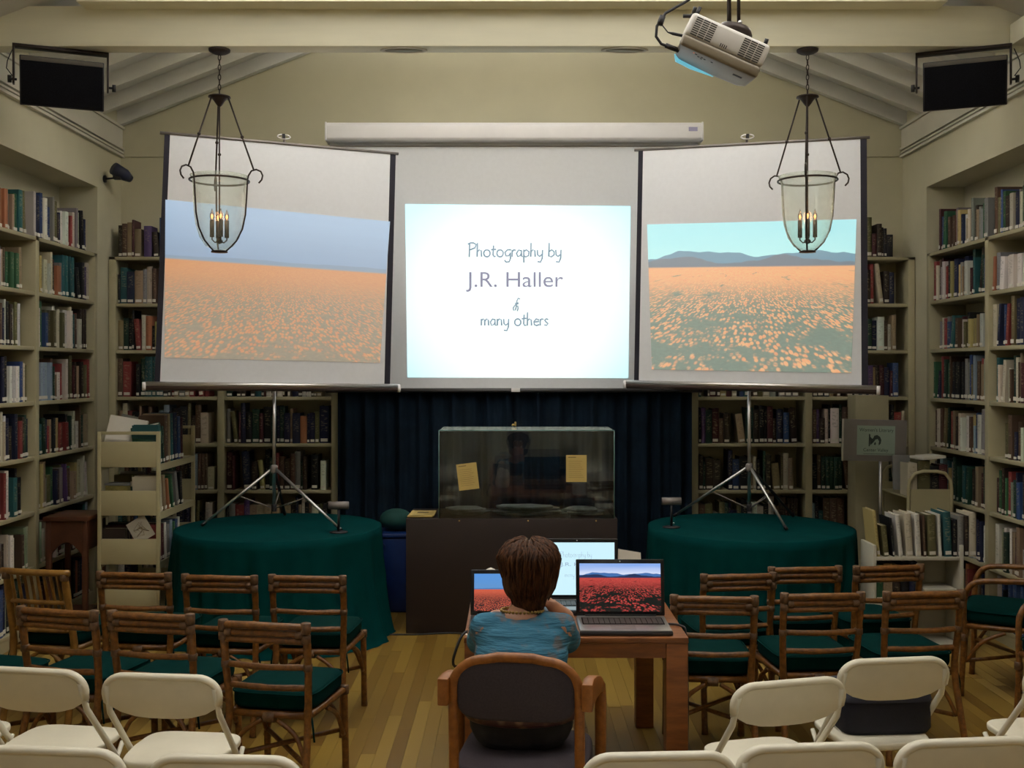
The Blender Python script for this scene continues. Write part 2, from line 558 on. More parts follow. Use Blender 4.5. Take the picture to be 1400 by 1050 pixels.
def picture_mat(name, h, sky0, sky1, far, near, hills, or1, or2, gr, base, strength, dens=0.0, kscale=1.0, seed=0.0):
    """a poppy field under hills, drawn from UV coordinates; what the projector or screen gives off is emitted"""
    k = NT(name)
    uv = k.n('ShaderNodeUVMap', uv_map='UVMap').outputs[0]
    sp = k.n('ShaderNodeSeparateXYZ')
    k.put(sp.inputs[0], uv)
    u, v = sp.outputs[0], sp.outputs[1]

    def vec(a, b, c=0.0):
        cb = k.n('ShaderNodeCombineXYZ')
        k.put(cb.inputs[0], a)
        k.put(cb.inputs[1], b)
        k.put(cb.inputs[2], c)
        return cb.outputs[0]
    # sky
    t = k.step(v, h, 1.0)
    cl = k.noise(vec(k.math('MULTIPLY', u, 2.0), k.math('MULTIPLY', v, 12.0), seed), 1.0, 4.0)
    sky = k.mix(k.math('ADD', t, k.math('MULTIPLY', k.math('SUBTRACT', cl, 0.5), 0.5), clamp=True), sky0, sky1)
    n1 = k.noise(vec(k.math('MULTIPLY', u, 2.6), seed + 3.3), 1.0, 3.0)
    l1 = k.math('ADD', h + hills * 0.50, k.math('MULTIPLY', k.math('SUBTRACT', n1, 0.5), hills * 1.3))
    img = k.mix(k.step(v, l1, k.math('ADD', l1, 0.006)), far, sky)
    n2 = k.noise(vec(k.math('MULTIPLY', u, 3.6), seed + 9.1), 1.0, 3.0)
    l2 = k.math('ADD', h + hills * 0.26, k.math('MULTIPLY', k.math('SUBTRACT', n2, 0.5), hills * 0.95))
    img = k.mix(k.step(v, l2, k.math('ADD', l2, 0.006)), near, img)
    # field
    dz = k.math('ADD', k.math('SUBTRACT', h, v), 0.07)
    d = k.math('DIVIDE', 1.0, dz)
    X = k.math('MULTIPLY', k.math('SUBTRACT', u, 0.5), d)
    ld = k.math('MULTIPLY', k.math('LOGARITHM', d, 2.71828), 0.78)
    vo = k.n('ShaderNodeTexVoronoi')
    vo.inputs['Scale'].default_value = 26.0 * kscale
    k.put(vo.inputs['Vector'], vec(X, ld, seed))
    nb = k.noise(vec(k.math('MULTIPLY', X, 0.55), k.math('MULTIPLY', ld, 1.7), seed + 1.0), 3.6, 5.0, 0.65)
    nearness = k.math('SUBTRACT', h, v)
    thr = k.math('ADD', 0.30 - dens, k.math('MULTIPLY', nearness, 0.31))
    patch = k.step(nb, thr, k.math('ADD', thr, 0.10))
    dot = k.step(vo.outputs['Distance'], 0.62, 0.30)
    farfill = k.step(nearness, 0.30, 0.03)
    fl = k.math('MULTIPLY', patch, k.math('MAXIMUM', dot, farfill))
    vcol = k.n('ShaderNodeSeparateColor')
    k.put(vcol.inputs[0], vo.outputs['Color'])
    orange = k.mix(vcol.outputs[0], or1, or2)
    gnoise = k.noise(vec(k.math('MULTIPLY', u, 40.0), k.math('MULTIPLY', v, 60.0), seed), 1.0, 3.0)
    green = k.mix(gnoise, tuple(x * 0.55 for x in gr), tuple(x * 1.4 for x in gr))
    fld = k.mix(fl, green, orange)
    img = k.mix(k.step(v, h - 0.008, h + 0.008), fld, img)
    k.put(k.p.inputs['Base Color'], base)
    k.p.inputs['Roughness'].default_value = 0.9
    k.p.inputs['Specular IOR Level'].default_value = 0.1
    k.put(k.p.inputs['Emission Color'], img)
    k.p.inputs['Emission Strength'].default_value = strength
    return k.mat


M_PICLEFT = picture_mat('projected_field_faded', 0.63, (0.17, 0.30, 0.48), (0.24, 0.40, 0.60), (0.12, 0.23, 0.37), (0.13, 0.24, 0.36), 0.05,
                        (0.52, 0.17, 0.05), (0.58, 0.25, 0.07), (0.20, 0.17, 0.12), (0.34, 0.33, 0.31), 0.9, 0.08, 1.35, 2.0)
M_PICRIGHT = picture_mat('projected_field_bright', 0.70, (0.42, 0.85, 0.85), (0.30, 0.74, 0.80), (0.05, 0.22, 0.34), (0.065, 0.115, 0.18), 0.17,
                         (0.76, 0.29, 0.10), (0.86, 0.42, 0.16), (0.08, 0.16, 0.13), (0.34, 0.33, 0.31), 0.9, 0.03, 1.1, 5.0)
M_PICLAP = picture_mat('laptop_field_red', 0.70, (0.75, 0.80, 0.95), (0.25, 0.42, 0.85), (0.06, 0.16, 0.42), (0.02, 0.035, 0.10), 0.17,
                       (0.42, 0.035, 0.035), (0.60, 0.09, 0.07), (0.010, 0.012, 0.010), (0.01, 0.01, 0.01), 1.0, 0.02, 0.8, 5.0)
M_PICLAP2 = picture_mat('laptop_field_blue_sky', 0.58, (0.12, 0.30, 0.62), (0.10, 0.30, 0.70), (0.07, 0.20, 0.46), (0.07, 0.20, 0.46), 0.06,
                        (0.55, 0.08, 0.05), (0.65, 0.14, 0.07), (0.04, 0.02, 0.02), (0.01, 0.01, 0.01), 1.0, 0.08, 1.2, 2.0)

k = NT('projected_white_slide')
uv = k.n('ShaderNodeUVMap', uv_map='UVMap').outputs[0]
vs = k.n('ShaderNodeVectorMath', operation='DISTANCE')
k.put(vs.inputs[0], uv)
vs.inputs[1].default_value = (0.5, 0.42, 0)
k.put(k.p.inputs['Base Color'], (0.5, 0.5, 0.5))
k.put(k.p.inputs['Emission Color'], k.mix(k.step(vs.outputs['Value'], 0.35, 0.80), (0.80, 0.87, 0.86), (0.38, 0.82, 0.90)))
k.p.inputs['Emission Strength'].default_value = 1.0
M_SLIDE = k.mat
M_SLIDETEXT = mat('projected_grey_lettering', (0.2, 0.2, 0.25), 0.9, 0.0, emit=(0.18, 0.18, 0.27), es=1.0)
M_SLIDETEXT2 = mat('projected_blue_grey_lettering', (0.2, 0.2, 0.25), 0.9, 0.0, emit=(0.14, 0.24, 0.30), es=1.0)
M_LAPSLIDE = mat('laptop_white_slide', (0.02, 0.02, 0.02), 0.4, 0.0, emit=(0.62, 0.90, 1.0), es=1.0)
M_LAPTEXT = mat('laptop_slide_lettering', (0.02, 0.02, 0.02), 0.4, 0.0, emit=(0.30, 0.42, 0.55), es=1.0)

# ------------------------------------------------------------------ writing
GL = {
    'P': (0.50, [[(0.02, -0.02), (0.03, 0.5), (0.05, 0.98)], [(-0.06, 0.9), (0.10, 1.0), (0.28, 1.0), (0.44, 0.88), (0.38, 0.66), (0.06, 0.5)]]),
    'h': (0.40, [[(0.02, 1.0), (0, 0)], [(0, 0.33), (0.14, 0.5), (0.26, 0.44), (0.28, 0)]]),
    'o': (0.47, [[(0.2 + 0.19 * math.cos(a * PI / 7), 0.25 + 0.25 * math.sin(a * PI / 7)) for a in range(15)]]),
    't': (0.33, [[(0.13, 0.82), (0.10, 0.12), (0.18, 0.0), (0.27, 0.04)], [(-0.02, 0.5), (0.29, 0.54)]]),
    'g': (0.46, [[(0.40, 0.5), (0.18, 0.5), (0.03, 0.3), (0.10, 0.06), (0.26, 0.08), (0.35, 0.3), (0.36, -0.1), (0.28, -0.36), (0.10, -0.38), (0, -0.24)]]),
    'r': (0.27, [[(0, 0.5), (0, 0)], [(0, 0.33), (0.10, 0.5), (0.22, 0.46)]]),
    'a': (0.44, [[(0.29, 0.42), (0.14, 0.49), (0.0, 0.25), (0.08, 0.02), (0.24, 0.1), (0.31, 0.47), (0.31, 0.06), (0.38, 0.0)]]),
    'p': (0.42, [[(0, 0.52), (0, -0.42)], [(0, 0.35), (0.15, 0.5), (0.32, 0.36), (0.28, 0.08), (0.12, 0.0), (0, 0.08)]]),
    'y': (0.42, [[(0, 0.5), (0.02, 0.15), (0.14, 0.02), (0.30, 0.16)], [(0.32, 0.5), (0.30, -0.1), (0.2, -0.38), (0.02, -0.34)]]),
    'b': (0.42, [[(0.02, 1.0), (0, 0.03), (0.15, 0.0), (0.32, 0.14), (0.32, 0.36), (0.18, 0.5), (0, 0.36)]]),
    'm': (0.58, [[(0, 0.5), (0, 0)], [(0, 0.33), (0.12, 0.5), (0.22, 0.42), (0.23, 0)], [(0.23, 0.33), (0.35, 0.5), (0.45, 0.42), (0.47, 0)]]),
    'n': (0.40, [[(0, 0.5), (0, 0)], [(0, 0.33), (0.14, 0.5), (0.26, 0.44), (0.28, 0)]]),
    'e': (0.42, [[(0.03, 0.26), (0.35, 0.3), (0.31, 0.45), (0.18, 0.5), (0.03, 0.3), (0.06, 0.08), (0.2, 0.0), (0.35, 0.08)]]),
    's': (0.32, [[(0.25, 0.45), (0.12, 0.5), (0.03, 0.4), (0.12, 0.27), (0.24, 0.14), (0.14, 0.0), (0, 0.05)]]),
    '&': (0.6, [[(0.62, 0.98), (0.46, 1.05), (0.36, 0.85), (0.30, 0.35), (0.22, 0.06), (0.08, 0.05), (0.04, 0.25), (0.22, 0.5), (0.48, 0.62)],
                [(0.16, 0.62), (0.5, 0.66)], [(0.30, 0.35), (0.42, 0.4), (0.44, 0.2), (0.38, -0.02)]]),
    ' ': (0.28, []),
}


def strokes(text):
    x, segs = 0.0, []
    for ch in text:
        adv, st = GL[ch]
        for s in st:
            segs.append([(x + a, b) for a, b in s])
        x += adv
    return segs, x - 0.05


def stroke_text(name, text, origin, right, up, width, thick, m, parent, normal, yscale=1.0):
    segs, tw = strokes(text)
    s = width / tw
    mb = MB()
    for seg in segs:
        pts = [origin + right * (a * s) + up * (b * s * yscale) for a, b in seg]
        mb.tube(pts, thick, 5, flat=0.25)
    o = mb.obj(name, m, parent)
    o['kind'] = 'stuff'
    return o


def font_mesh(name, text, mats, width=None, height=None, extr=0.0):
    cu = bpy.data.curves.new(name, 'FONT')
    cu.body = text
    cu.size = 1.0
    cu.extrude = extr
    o = bpy.data.objects.new('tmp', cu)
    COL.objects.link(o)
    dg = bpy.context.evaluated_depsgraph_get()
    me = bpy.data.meshes.new_from_object(o.evaluated_get(dg))
    bpy.data.objects.remove(o)
    bpy.data.curves.remove(cu)
    xs = [v.co.x for v in me.vertices]
    ys = [v.co.y for v in me.vertices]
    x0, x1, y0, y1 = min(xs), max(xs), min(ys), max(ys)
    sx = (width / (x1 - x0)) if width else 1
    sy = (height / (y1 - y0)) if height else sx
    for v in me.vertices:
        v.co.x = (v.co.x - x0) * sx
        v.co.y = (v.co.y - y0) * sy
    me.name = name
    me.materials.clear()
    me.materials.append(mats)
    return me


def place_text(name, text, origin, right, up, width, height, m, parent):
    me = font_mesh(name, text, m, width, height)
    n = right.cross(up)
    o = bpy.data.objects.new(name, me)
    o['kind'] = 'stuff'
    COL.objects.link(o)
    o.matrix_world = Matrix(((right.x, up.x, n.x, origin.x), (right.y, up.y, n.y, origin.y), (right.z, up.z, n.z, origin.z), (0, 0, 0, 1)))
    if parent:
        o.parent = parent
    return o


def quad_uv(name, corners, m, parent):
    """corners BL, BR, TR, TL"""
    me = bpy.data.meshes.new(name)
    me.from_pydata([tuple(c) for c in corners], [], [(0, 1, 2, 3)])
    uvl = me.uv_layers.new(name='UVMap')
    for i, uvc in enumerate(((0, 0), (1, 0), (1, 1), (0, 1))):
        uvl.data[i].uv = uvc
    me.materials.append(m)
    o = bpy.data.objects.new(name, me)
    COL.objects.link(o)
    if parent:
        o.parent = parent
    return o


def panel_uv(name, corners, m, parent, n=12):
    """like quad_uv, but a grid so that a keystoned outline keeps straight UVs"""
    BL, BR, TR, TL = [Vector(c) for c in corners]
    vs, uvs, fs = [], [], []
    for j in range(n + 1):
        for i in range(n + 1):
            a, b = i / n, j / n
            vs.append(tuple((BL * (1 - a) + BR * a) * (1 - b) + (TL * (1 - a) + TR * a) * b))
            uvs.append((a, b))
    for j in range(n):
        for i in range(n):
            q = j * (n + 1) + i
            fs.append((q, q + 1, q + n + 2, q + n + 1))
    me = bpy.data.meshes.new(name)
    me.from_pydata(vs, [], fs)
    uvl = me.uv_layers.new(name='UVMap')
    for lp in me.loops:
        uvl.data[lp.index].uv = uvs[lp.vertex_index]
    me.materials.append(m)
    o = bpy.data.objects.new(name, me)
    COL.objects.link(o)
    if parent:
        o.parent = parent
    return o


# ================================================================== SETTING
HW = 3.315            # half width of the hall
YB = 9.0              # gable wall
REC = 3.62            # back of the shelf recesses
YR = 8.48             # recess ends here
ZR = 3.32             # head of the recess
YF = -2.6             # rear of the hall, behind the camera
SL = 0.39             # roof slope


def roof(x):
    return 5.2 - SL * abs(x)


floor = struct('floor', MB().bb(-3.7, 3.7, YF, 9.1, -0.14, -0.012), M_BOARDS)
ca = floor.data.color_attributes.new('Col', 'FLOAT_COLOR', 'CORNER')
for d in ca.data:
    d.color = (0.22, 0.14, 0.05, 1)
BW = 0.07
board_me = MB().bb(-0.5, 0.5, -0.5, 0.5, -1, 0).mesh('floorboard', M_BOARD, 0.0)
rb = random.Random(21)
rest_v, rest_f, rest_c = [], [], []
nb = 0
x = -3.6
while x < 3.6:
    y = 2.2 - rb.random() * 1.0
    while y < 9.05:
        L = rb.uniform(0.7, 1.7)
        y1 = min(y + L, 9.05)
        xc, yc = x + BW / 2, (y + y1) / 2
        tone = rb.random()
        vis = (-1.45 < xc < 1.35 and 4.35 < y1 and y < 7.6) or (2.0 < xc < 2.8 and 4.5 < y1 and y < 6.4)
        if vis and nb < 290:
            o = bpy.data.objects.new('floorboard', board_me)
            COL.objects.link(o)
            o.parent = floor
            o.location = (xc, yc, -rb.random() * 0.0012)
            o.scale = (BW - 0.0010, y1 - y - 0.0016, 0.012)
            nb += 1
        else:
            b = len(rest_v)
            x0_, x1_, y0_, y1_ = x + 0.001, x + BW - 0.001, y + 0.0015, y1 - 0.0015
            rest_v += [(x0_, y0_, -0.012), (x1_, y0_, -0.012), (x1_, y1_, -0.012), (x0_, y1_, -0.012), (x0_, y0_, 0), (x1_, y0_, 0), (x1_, y1_, 0), (x0_, y1_, 0)]
            rest_f += [(b + 4, b + 5, b + 6, b + 7), (b, b + 1, b + 5, b + 4), (b + 1, b + 2, b + 6, b + 5), (b + 2, b + 3, b + 7, b + 6), (b + 3, b, b + 4, b + 7)]
            c = [0.23 + 0.17 * tone, 0.125 + 0.135 * tone, 0.022 + 0.04 * tone, 1]
            rest_c += [c] * 20
        y = y1
    x += BW
me = bpy.data.meshes.new('floorboards')
me.from_pydata(rest_v, [], rest_f)
ca = me.color_attributes.new('Col', 'FLOAT_COLOR', 'CORNER')
ca.data.foreach_set('color', np.array(rest_c, dtype=np.float32).ravel())
me.materials.append(M_BOARDS)
o = bpy.data.objects.new('floorboards', me)
COL.objects.link(o)
o.parent = floor
o['kind'] = 'stuff'

# gable wall
mb = MB()
mb.prism([(-HW - 0.4, -0.05), (HW + 0.4, -0.05), (HW + 0.4, roof(HW) - 0.0), (0, 5.45), (-HW - 0.4, roof(HW) - 0.0)], YB, YB + 0.12)
struct('wall_back', mb, M_WALL)
for sgn, nm in ((-1, 'left'), (1, 'right')):
    mb = MB()
    def bx(x0, x1, *a):
        x0, x1 = sorted((sgn * x0, sgn * x1))
        mb.bb(x0, x1, *a)
    bx(HW, REC + 0.1, 2.0, YB, ZR, 4.05)              # wall over the recess
    bx(HW, REC + 0.1, YR, YB, -0.05, ZR)              # pier beside the gable wall
    bx(REC, REC + 0.1, 2.0, YR, -0.05, ZR)            # back of the recess
    bx(HW, REC + 0.1, YF, 2.0, -0.05, 4.05)
    struct('wall_' + nm, mb, M_WALL)
    # crown: band of pale board between fine mouldings
    mb = MB()
    bx2 = lambda x0, x1, y0, y1, z0, z1: mb.bb(min(sgn * x0, sgn * x1), max(sgn * x0, sgn * x1), y0, y1, z0, z1)
    bx2(HW, HW - 0.012, 2.0, YB, 3.74, 3.93)
    bx2(HW, HW - 0.030, 2.0, YB, 3.655, 3.675)
    bx2(HW, HW - 0.022, 2.0, YB, 3.690, 3.704)
    bx2(HW, HW - 0.028, 2.0, YB, 3.718, 3.738)
    bx2(HW, HW - 0.030, 2.0, YB, 3.895, 3.915)
    struct('trim_1' if sgn < 0 else 'trim_2', mb, M_TRIM)
struct('wall_front', MB().bb(-3.8, 3.8, YF - 0.1, YF, -0.05, 5.4), M_WALL)
struct('trim_3', MB().bb(-HW, HW, YB - 0.014, YB, 3.664, 3.682), M_WALL)

# roof boarding on rafters
mb = MB()
for sgn in (-1, 1):
    a = (0, roof(0) + 0.12)
    b = (sgn * 3.85, roof(3.85) + 0.12)
    pr = [a, b, (b[0], b[1] + 0.06), (a[0], a[1] + 0.06)]
    if sgn < 0:
        pr = pr[::-1]
    mb.prism(pr, YF - 0.1, 9.2)
ceil = struct('ceiling', mb, M_CEIL)
mb = MB()
pr = [(0, roof(0)), (HW + 0.05, roof(HW + 0.05)), (HW + 0.05, roof(HW + 0.05) + 0.13), (0, roof(0) + 0.13)]
mb.prism(pr, -0.03, 0.03)
raf_r = mb.mesh('rafter', M_CEIL)
mb = MB()
mb.prism([(-x_, z_) for x_, z_ in pr][::-1], -0.03, 0.03)
raf_l = mb.mesh('rafter', M_CEIL)
y = 8.93
while y > 6.8:
    for me in (raf_l, raf_r):
        o = bpy.data.objects.new('rafter', me)
        COL.objects.link(o)
        o.parent = ceil
        o.location = (0, y, 0)
    y -= 0.405
# tie beam with the light trough on its upper edge
beam = struct('tie_beam', MB().bb(-HW, HW, 6.65, 6.79, 3.885, 4.14), M_BEAM, None, 0.008)
mb = MB().bb(-2.67, 2.67, 6.50, 6.53, 4.115, 4.36).bb(-2.67, 2.67, 6.53, 6.66, 4.115, 4.14).bb(-2.67, -2.64, 6.53, 6.79, 4.14, 4.36).bb(2.64, 2.67, 6.53, 6.79, 4.14, 4.36)
struct('light_trough', mb, M_BEAM, beam)
struct('side_beam', MB().bb(3.12, HW, 2.0, 6.65, 3.885, 4.02), M_BEAM, None, 0.006)
for px, lab in ((552, 'oval recessed downlight in beam, nearer the lantern before the faded field picture'), (854, 'oval recessed downlight in beam, nearer the projector')):
    p = at(px, 66, 6.72)
    t = thing('recessed_downlight', lab, 'ceiling light', (p.x, 6.72, 3.885), 0, 'downlights in the tie beam')
    S = Matrix.Diagonal((2.6, 1, 1, 1))
    MB().lathe([(0.056, 0.002), (0.058, -0.006), (0.048, -0.007), (0.047, 0.002)], 32, M=S).obj('trim_ring', M_TRIM, t)
    MB().lathe([(0.0, -0.001), (0.047, -0.0035)], 32, M=S).obj('lens', M_SOCKETLIGHT, t)

# ================================================================== BOOKCASES
LEV = [0.105 + 0.383 * i for i in range(8)]


def bookcase(name, label, x_or_y0, x_or_y1, ups, side, skip=None):
    """side: 'L' / 'R' for the recess cases (run along Y), 'B' against the gable wall (run along X)"""
    t = thing(name, label, 'bookcase', group=None)
    th = 0.028

    def bx(mb, a0, a1, d0, d1, z0, z1):
        if side == 'L':
            mb.bb(-HW - d1, -HW - d0, a0, a1, z0, z1)
        elif side == 'R':
            mb.bb(HW + d0, HW + d1, a0, a1, z0, z1)
        else:
            mb.bb(a0, a1, 8.7 + d0, 8.7 + d1, z0, z1)
    D = 0.29
    for u in ups:
        mb = MB()
        bx(mb, u - 0.028, u + 0.028, 0.0, D, 0.0, LEV[7] + (0.0 if side == 'B' else 0.0))
        mb.obj('upright', M_SHELF, t, 0.003)
    for a, b in zip(ups[:-1], ups[1:]):
        for z in LEV[:7]:
            mb = MB()
            bx(mb, a + 0.029, b - 0.029, 0.006, D, z - th, z)
            mb.obj('shelf', M_SHELF, t, 0.003)
    mb = MB()
    bx(mb, ups[0] - 0.028, ups[-1] + 0.028, 0.0, D, LEV[7] - th + 0.001, LEV[7])
    mb.obj('top_shelf', M_SHELF, t, 0.003)
    mb = MB()
    bx(mb, ups[0], ups[-1], D, D + 0.006, 0.0, LEV[7] - 0.03)
    mb.obj('back_panel', M_SHELF, t)
    mb = MB()
    bx(mb, ups[0], ups[-1], 0.012, 0.03, 0.0, LEV[0] - th)
    mb.obj('plinth', M_SHELF, t)
    return t


UPS_SIDE = [5.27, 6.34, 7.41, YR - 0.03]
bookcase('bookcase', 'built-in beige bookcase recessed in wall behind the tall beige book cart', 0, 0, UPS_SIDE, 'L')
bookcase('bookcase', 'built-in beige bookcase recessed in wall behind the cane armchairs', 0, 0, UPS_SIDE, 'R')
UPS_BL = [-3.28, -2.39, -1.455]
UPS_BR = [1.50, 2.436, 3.28]
bookcase('bookcase', 'beige bookcase on end wall behind the screen with faded field picture', 0, 0, UPS_BL, 'B')
bookcase('bookcase', 'beige bookcase on end wall behind the grey sign', 0, 0, UPS_BR, 'B')

# ------------------------------------------------------------------ books
PAL = [  # name, colour, weight
    ('cream', (0.52, 0.45, 0.30), 13), ('white', (0.62, 0.58, 0.50), 15), ('tan', (0.30, 0.20, 0.09), 7), ('brown', (0.10, 0.048, 0.022), 8),
    ('dark-brown', (0.035, 0.020, 0.012), 7), ('navy', (0.012, 0.016, 0.055), 8), ('blue', (0.02, 0.06, 0.19), 5), ('teal', (0.005, 0.10, 0.11), 5),
    ('dark-green', (0.008, 0.042, 0.025), 8), ('green', (0.02, 0.13, 0.045), 4), ('olive', (0.12, 0.105, 0.025), 5), ('black', (0.010, 0.010, 0.012), 7),
    ('grey', (0.22, 0.21, 0.195), 9), ('red', (0.26, 0.018, 0.016), 5), ('maroon', (0.075, 0.010, 0.014), 4), ('orange', (0.40, 0.12, 0.02), 2),
    ('yellow', (0.44, 0.33, 0.06), 3), ('purple', (0.09, 0.04, 0.16), 2), ('pale-blue', (0.22, 0.30, 0.40), 3), ('pale-green', (0.26, 0.32, 0.18), 3)]
PALD = {n: tuple(q * 0.72 + 0.28 * (0.3 * c[0] + 0.55 * c[1] + 0.15 * c[2]) for q in c) for n, c, _ in PAL}
DARKW = [6, 4, 10, 10, 12, 8, 2, 2, 8, 1, 5, 11, 6, 3, 5, 1, 2, 1, 1, 1]


def book_geo():
    """unit book: x thickness -.5...5, y depth 0 (spine) ..1, z height 0..1; material 0 cover, 1 pages"""
    mb = MB()
    n = 5
    prof = [(-0.5 + i / (n - 1), 0.035 * (2 * (i / (n - 1)) - 1) ** 2) for i in range(n)]
    outer = prof + [(0.5, 1.0), (0.42, 1.0), (0.42, 0.09), (-0.42, 0.09), (-0.42, 1.0), (-0.5, 1.0)]
    k_ = len(outer)
    vs = [(x_, y_, 0) for x_, y_ in outer] + [(x_, y_, 1) for x_, y_ in outer]
    side = [(i, (i + 1) % k_, k_ + (i + 1) % k_, k_ + i) for i in range(k_)]
    mb.add(vs, side, 0)
    # top and bottom caps of boards and spine
    for off, fl in ((0, True), (k_, False)):
        fs = [[4, 5, 6, 7], [0, 8, 9, 10], [0, 1, 2, 3, 4, 7, 8]]
        for f in fs:
            f = [off + q for q in f]
            mb.f.append(tuple(f[::-1] if fl else f))
            mb.m.append(0)
            mb.sm.append(False)
    mb.bb(-0.42, 0.42, 0.09, 0.97, 0.02, 0.975, 1)
    return mb


BG = book_geo()
book_me = BG.mesh('book', [M_BOOK, M_PAGES])
BV = np.array(BG.v)
uvl = book_me.uv_layers.new(name='UVMap')
for lp in book_me.loops:
    co = BG.v[lp.vertex_index]
    uvl.data[lp.index].uv = (co[0] + 0.5, co[2])
label_me = MB().bb(-0.36, 0.36, -0.012, 0.02, 0.045, 0.125).mesh('spine_label', M_PAPER)
ORD = ['zeroth', 'first', 'second', 'third', 'fourth', 'fifth', 'sixth', 'seventh', 'eighth', 'ninth', 'tenth', 'eleventh', 'twelfth', 'thirteenth', 'fourteenth',
       'fifteenth', 'sixteenth', 'seventeenth', 'eighteenth', 'nineteenth', 'twentieth'] + ['twenty-' + q for q in 'first second third fourth fifth sixth seventh eighth ninth'.split()] + ['thirtieth'] + ['thirty-' + q for q in 'first second third fourth fifth sixth seventh eighth ninth'.split()]
BOOKS = []       # dicts
HIDE = [(205, 185, 545, 533), (863, 190, 1190, 535), (236, 712, 525, 1050), (890, 712, 1172, 1050), (133, 585, 268, 1050), (1180, 700, 1317, 1050), (1243, 640, 1303, 760), (1171, 541, 1216, 745), (1150, 573, 1240, 632), (0, 785, 1400, 1050), (1150, 720, 1290, 1050), (268, 533, 285, 700)]


def add_book(p, rz, w_, d_, h_, color, cname, lean, where, lab=True, pri=None, group=None):
    BOOKS.append(dict(p=Vector(p), rz=rz, w=w_, d=d_, h=h_, c=color, cn=cname, lean=lean, where=where, lab=lab, pri=pri, group=group))


def area_px(b):
    a = Vector((math.cos(b['rz']), math.sin(b['rz']), 0)) * b['w'] / 2
    pts = []
    for s in (-1, 1):
        for z in (0, b['h']):
            q = b['p'] + a * s + Vector((0, 0, z))
            if q.y < 1:
                return 0
            pts.append((700 + q.x * F / q.y, 507 - (q.z - EYE) * F / q.y))
    xs = [q[0] for q in pts]
    ys = [q[1] for q in pts]
    cx, cy = sum(xs) / 4, sum(ys) / 4
    if cx < 2 or cx > 1398:
        return 0
    for (x0, y0, x1, y1) in HIDE:
        if x0 < cx < x1 and y0 < cy < y1:
            return 0
    x0, x1 = max(0, min(xs)), min(1400, max(xs))
    return max(0, x1 - x0) * (max(ys) - min(ys))


def run(a0, a1, level, side, where, rr, dark=False, hmax=0.315, fill=1.0):
    """books along a shelf from a0 to a1; 'where' is the shelf phrase for the labels"""
    z = LEV[level]
    a = a0 + 0.006
    end = a0 + (a1 - a0) * fill
    i = 0
    base = rr.choice((0.25, 0.27, 0.285))
    series = 0
    prev = None
    while True:
        if series > 0:
            series -= 1
            w_, d_, h_, cn = prev
        else:
            w_ = min(0.085, max(0.018, rr.gauss(0.040, 0.013)))
            h_ = min(hmax, max(0.185, rr.gauss(base, 0.034)))
            d_ = rr.uniform(0.14, 0.21)
            cn = rr.choices([q[0] for q in PAL], DARKW if dark else [q[2] for q in PAL])[0]
            if rr.random() < 0.05:
                series = rr.randint(2, 4)
            prev = (w_, d_, h_, cn)
        lean = 0.0
        gap = 0.0
        r_ = rr.random()
        if r_ < 0.07:
            lean = -rr.uniform(0.05, 0.16)
            gap = h_ * math.sin(-lean) * 1.02
        elif r_ < 0.12:
            gap = rr.uniform(0.02, 0.07)
        if a + w_ + gap > end - 0.01:
            break
        i += 1
        c = PALD[cn]
        j = rr.uniform(0.75, 1.25)
        c = tuple(min(0.8, q * j * rr.uniform(0.92, 1.08)) for q in c)
        ctr = a + w_ / 2 + (gap if lean < 0 else 0)
        setb = rr.uniform(0.012, 0.045)
        if side == 'L':
            p, rz = (-HW - setb, ctr, z), PI / 2
        elif side == 'R':
            p, rz = (HW + setb, ctr, z), -PI / 2
            lean = -lean
        else:
            p, rz = (ctr, 8.7 + setb, z), 0.0
        sz = 'tall' if h_ > base + 0.03 else ('short' if h_ < base - 0.03 else ('thick' if w_ > 0.05 else ('slim' if w_ < 0.028 else 'middling')))
        add_book(p, rz, w_ * 0.985, d_, h_, c, cn, lean, (sz, i, where), rr.random() < 0.85)
        a += w_ + gap


rr = random.Random(5)
SH = lambda lv: ORD[8 - lv]
for side, nm in (('L', 'case behind tall beige cart'), ('R', 'case behind cane armchairs')):
    for (y0, y1, bay) in ((UPS_SIDE[1], UPS_SIDE[2], 'near bay'), (UPS_SIDE[2], UPS_SIDE[3], 'far bay')):
        for lv in range(8):
            run(y0 + 0.03, y1 - 0.03, lv, side, '%s shelf down, %s, %s' % (SH(lv), bay, nm), rr, False, 0.33, rr.choice((1, 1, 1, 0.9)))
for (x0, x1, bay, nm) in ((UPS_BL[0], UPS_BL[1], 'outer', 'faded-picture'), (UPS_BL[1], UPS_BL[2], 'inner', 'faded-picture'), (UPS_BR[0], UPS_BR[1], 'inner', 'grey-sign'), (UPS_BR[1], UPS_BR[2], 'outer', 'grey-sign')):
    for lv in range(8):
        run(x0 + 0.03, x1 - 0.03, lv, 'B', '%s shelf down, %s bay, bookcase behind %s' % (SH(lv), bay, 'grey sign' if nm == 'grey-sign' else 'faded-picture screen'), rr, True, 0.33, rr.choice((1, 1, 0.95)))


# ================================================================== SCREENS, LANTERNS ... come first of the big things
def ray(px, py):
    return Vector(((px - 700) / F, 1.0, -(py - 507) / F))


def hit(px, py, p0, n):
    d = ray(px, py)
    o = Vector((0, 0, EYE))
    return o + d * ((p0 - o).dot(n) / d.dot(n))


# wall screen in the middle
t = thing('wall_screen', 'large white pull-down projection screen on end wall showing a white title slide', 'projection screen', (0, 8.55, 1.70))
Y0 = 8.55
inv = Matrix.Translation((0, -8.55, -1.70))


def P2(px, py, Y):
    return inv @ at(px, py, Y)


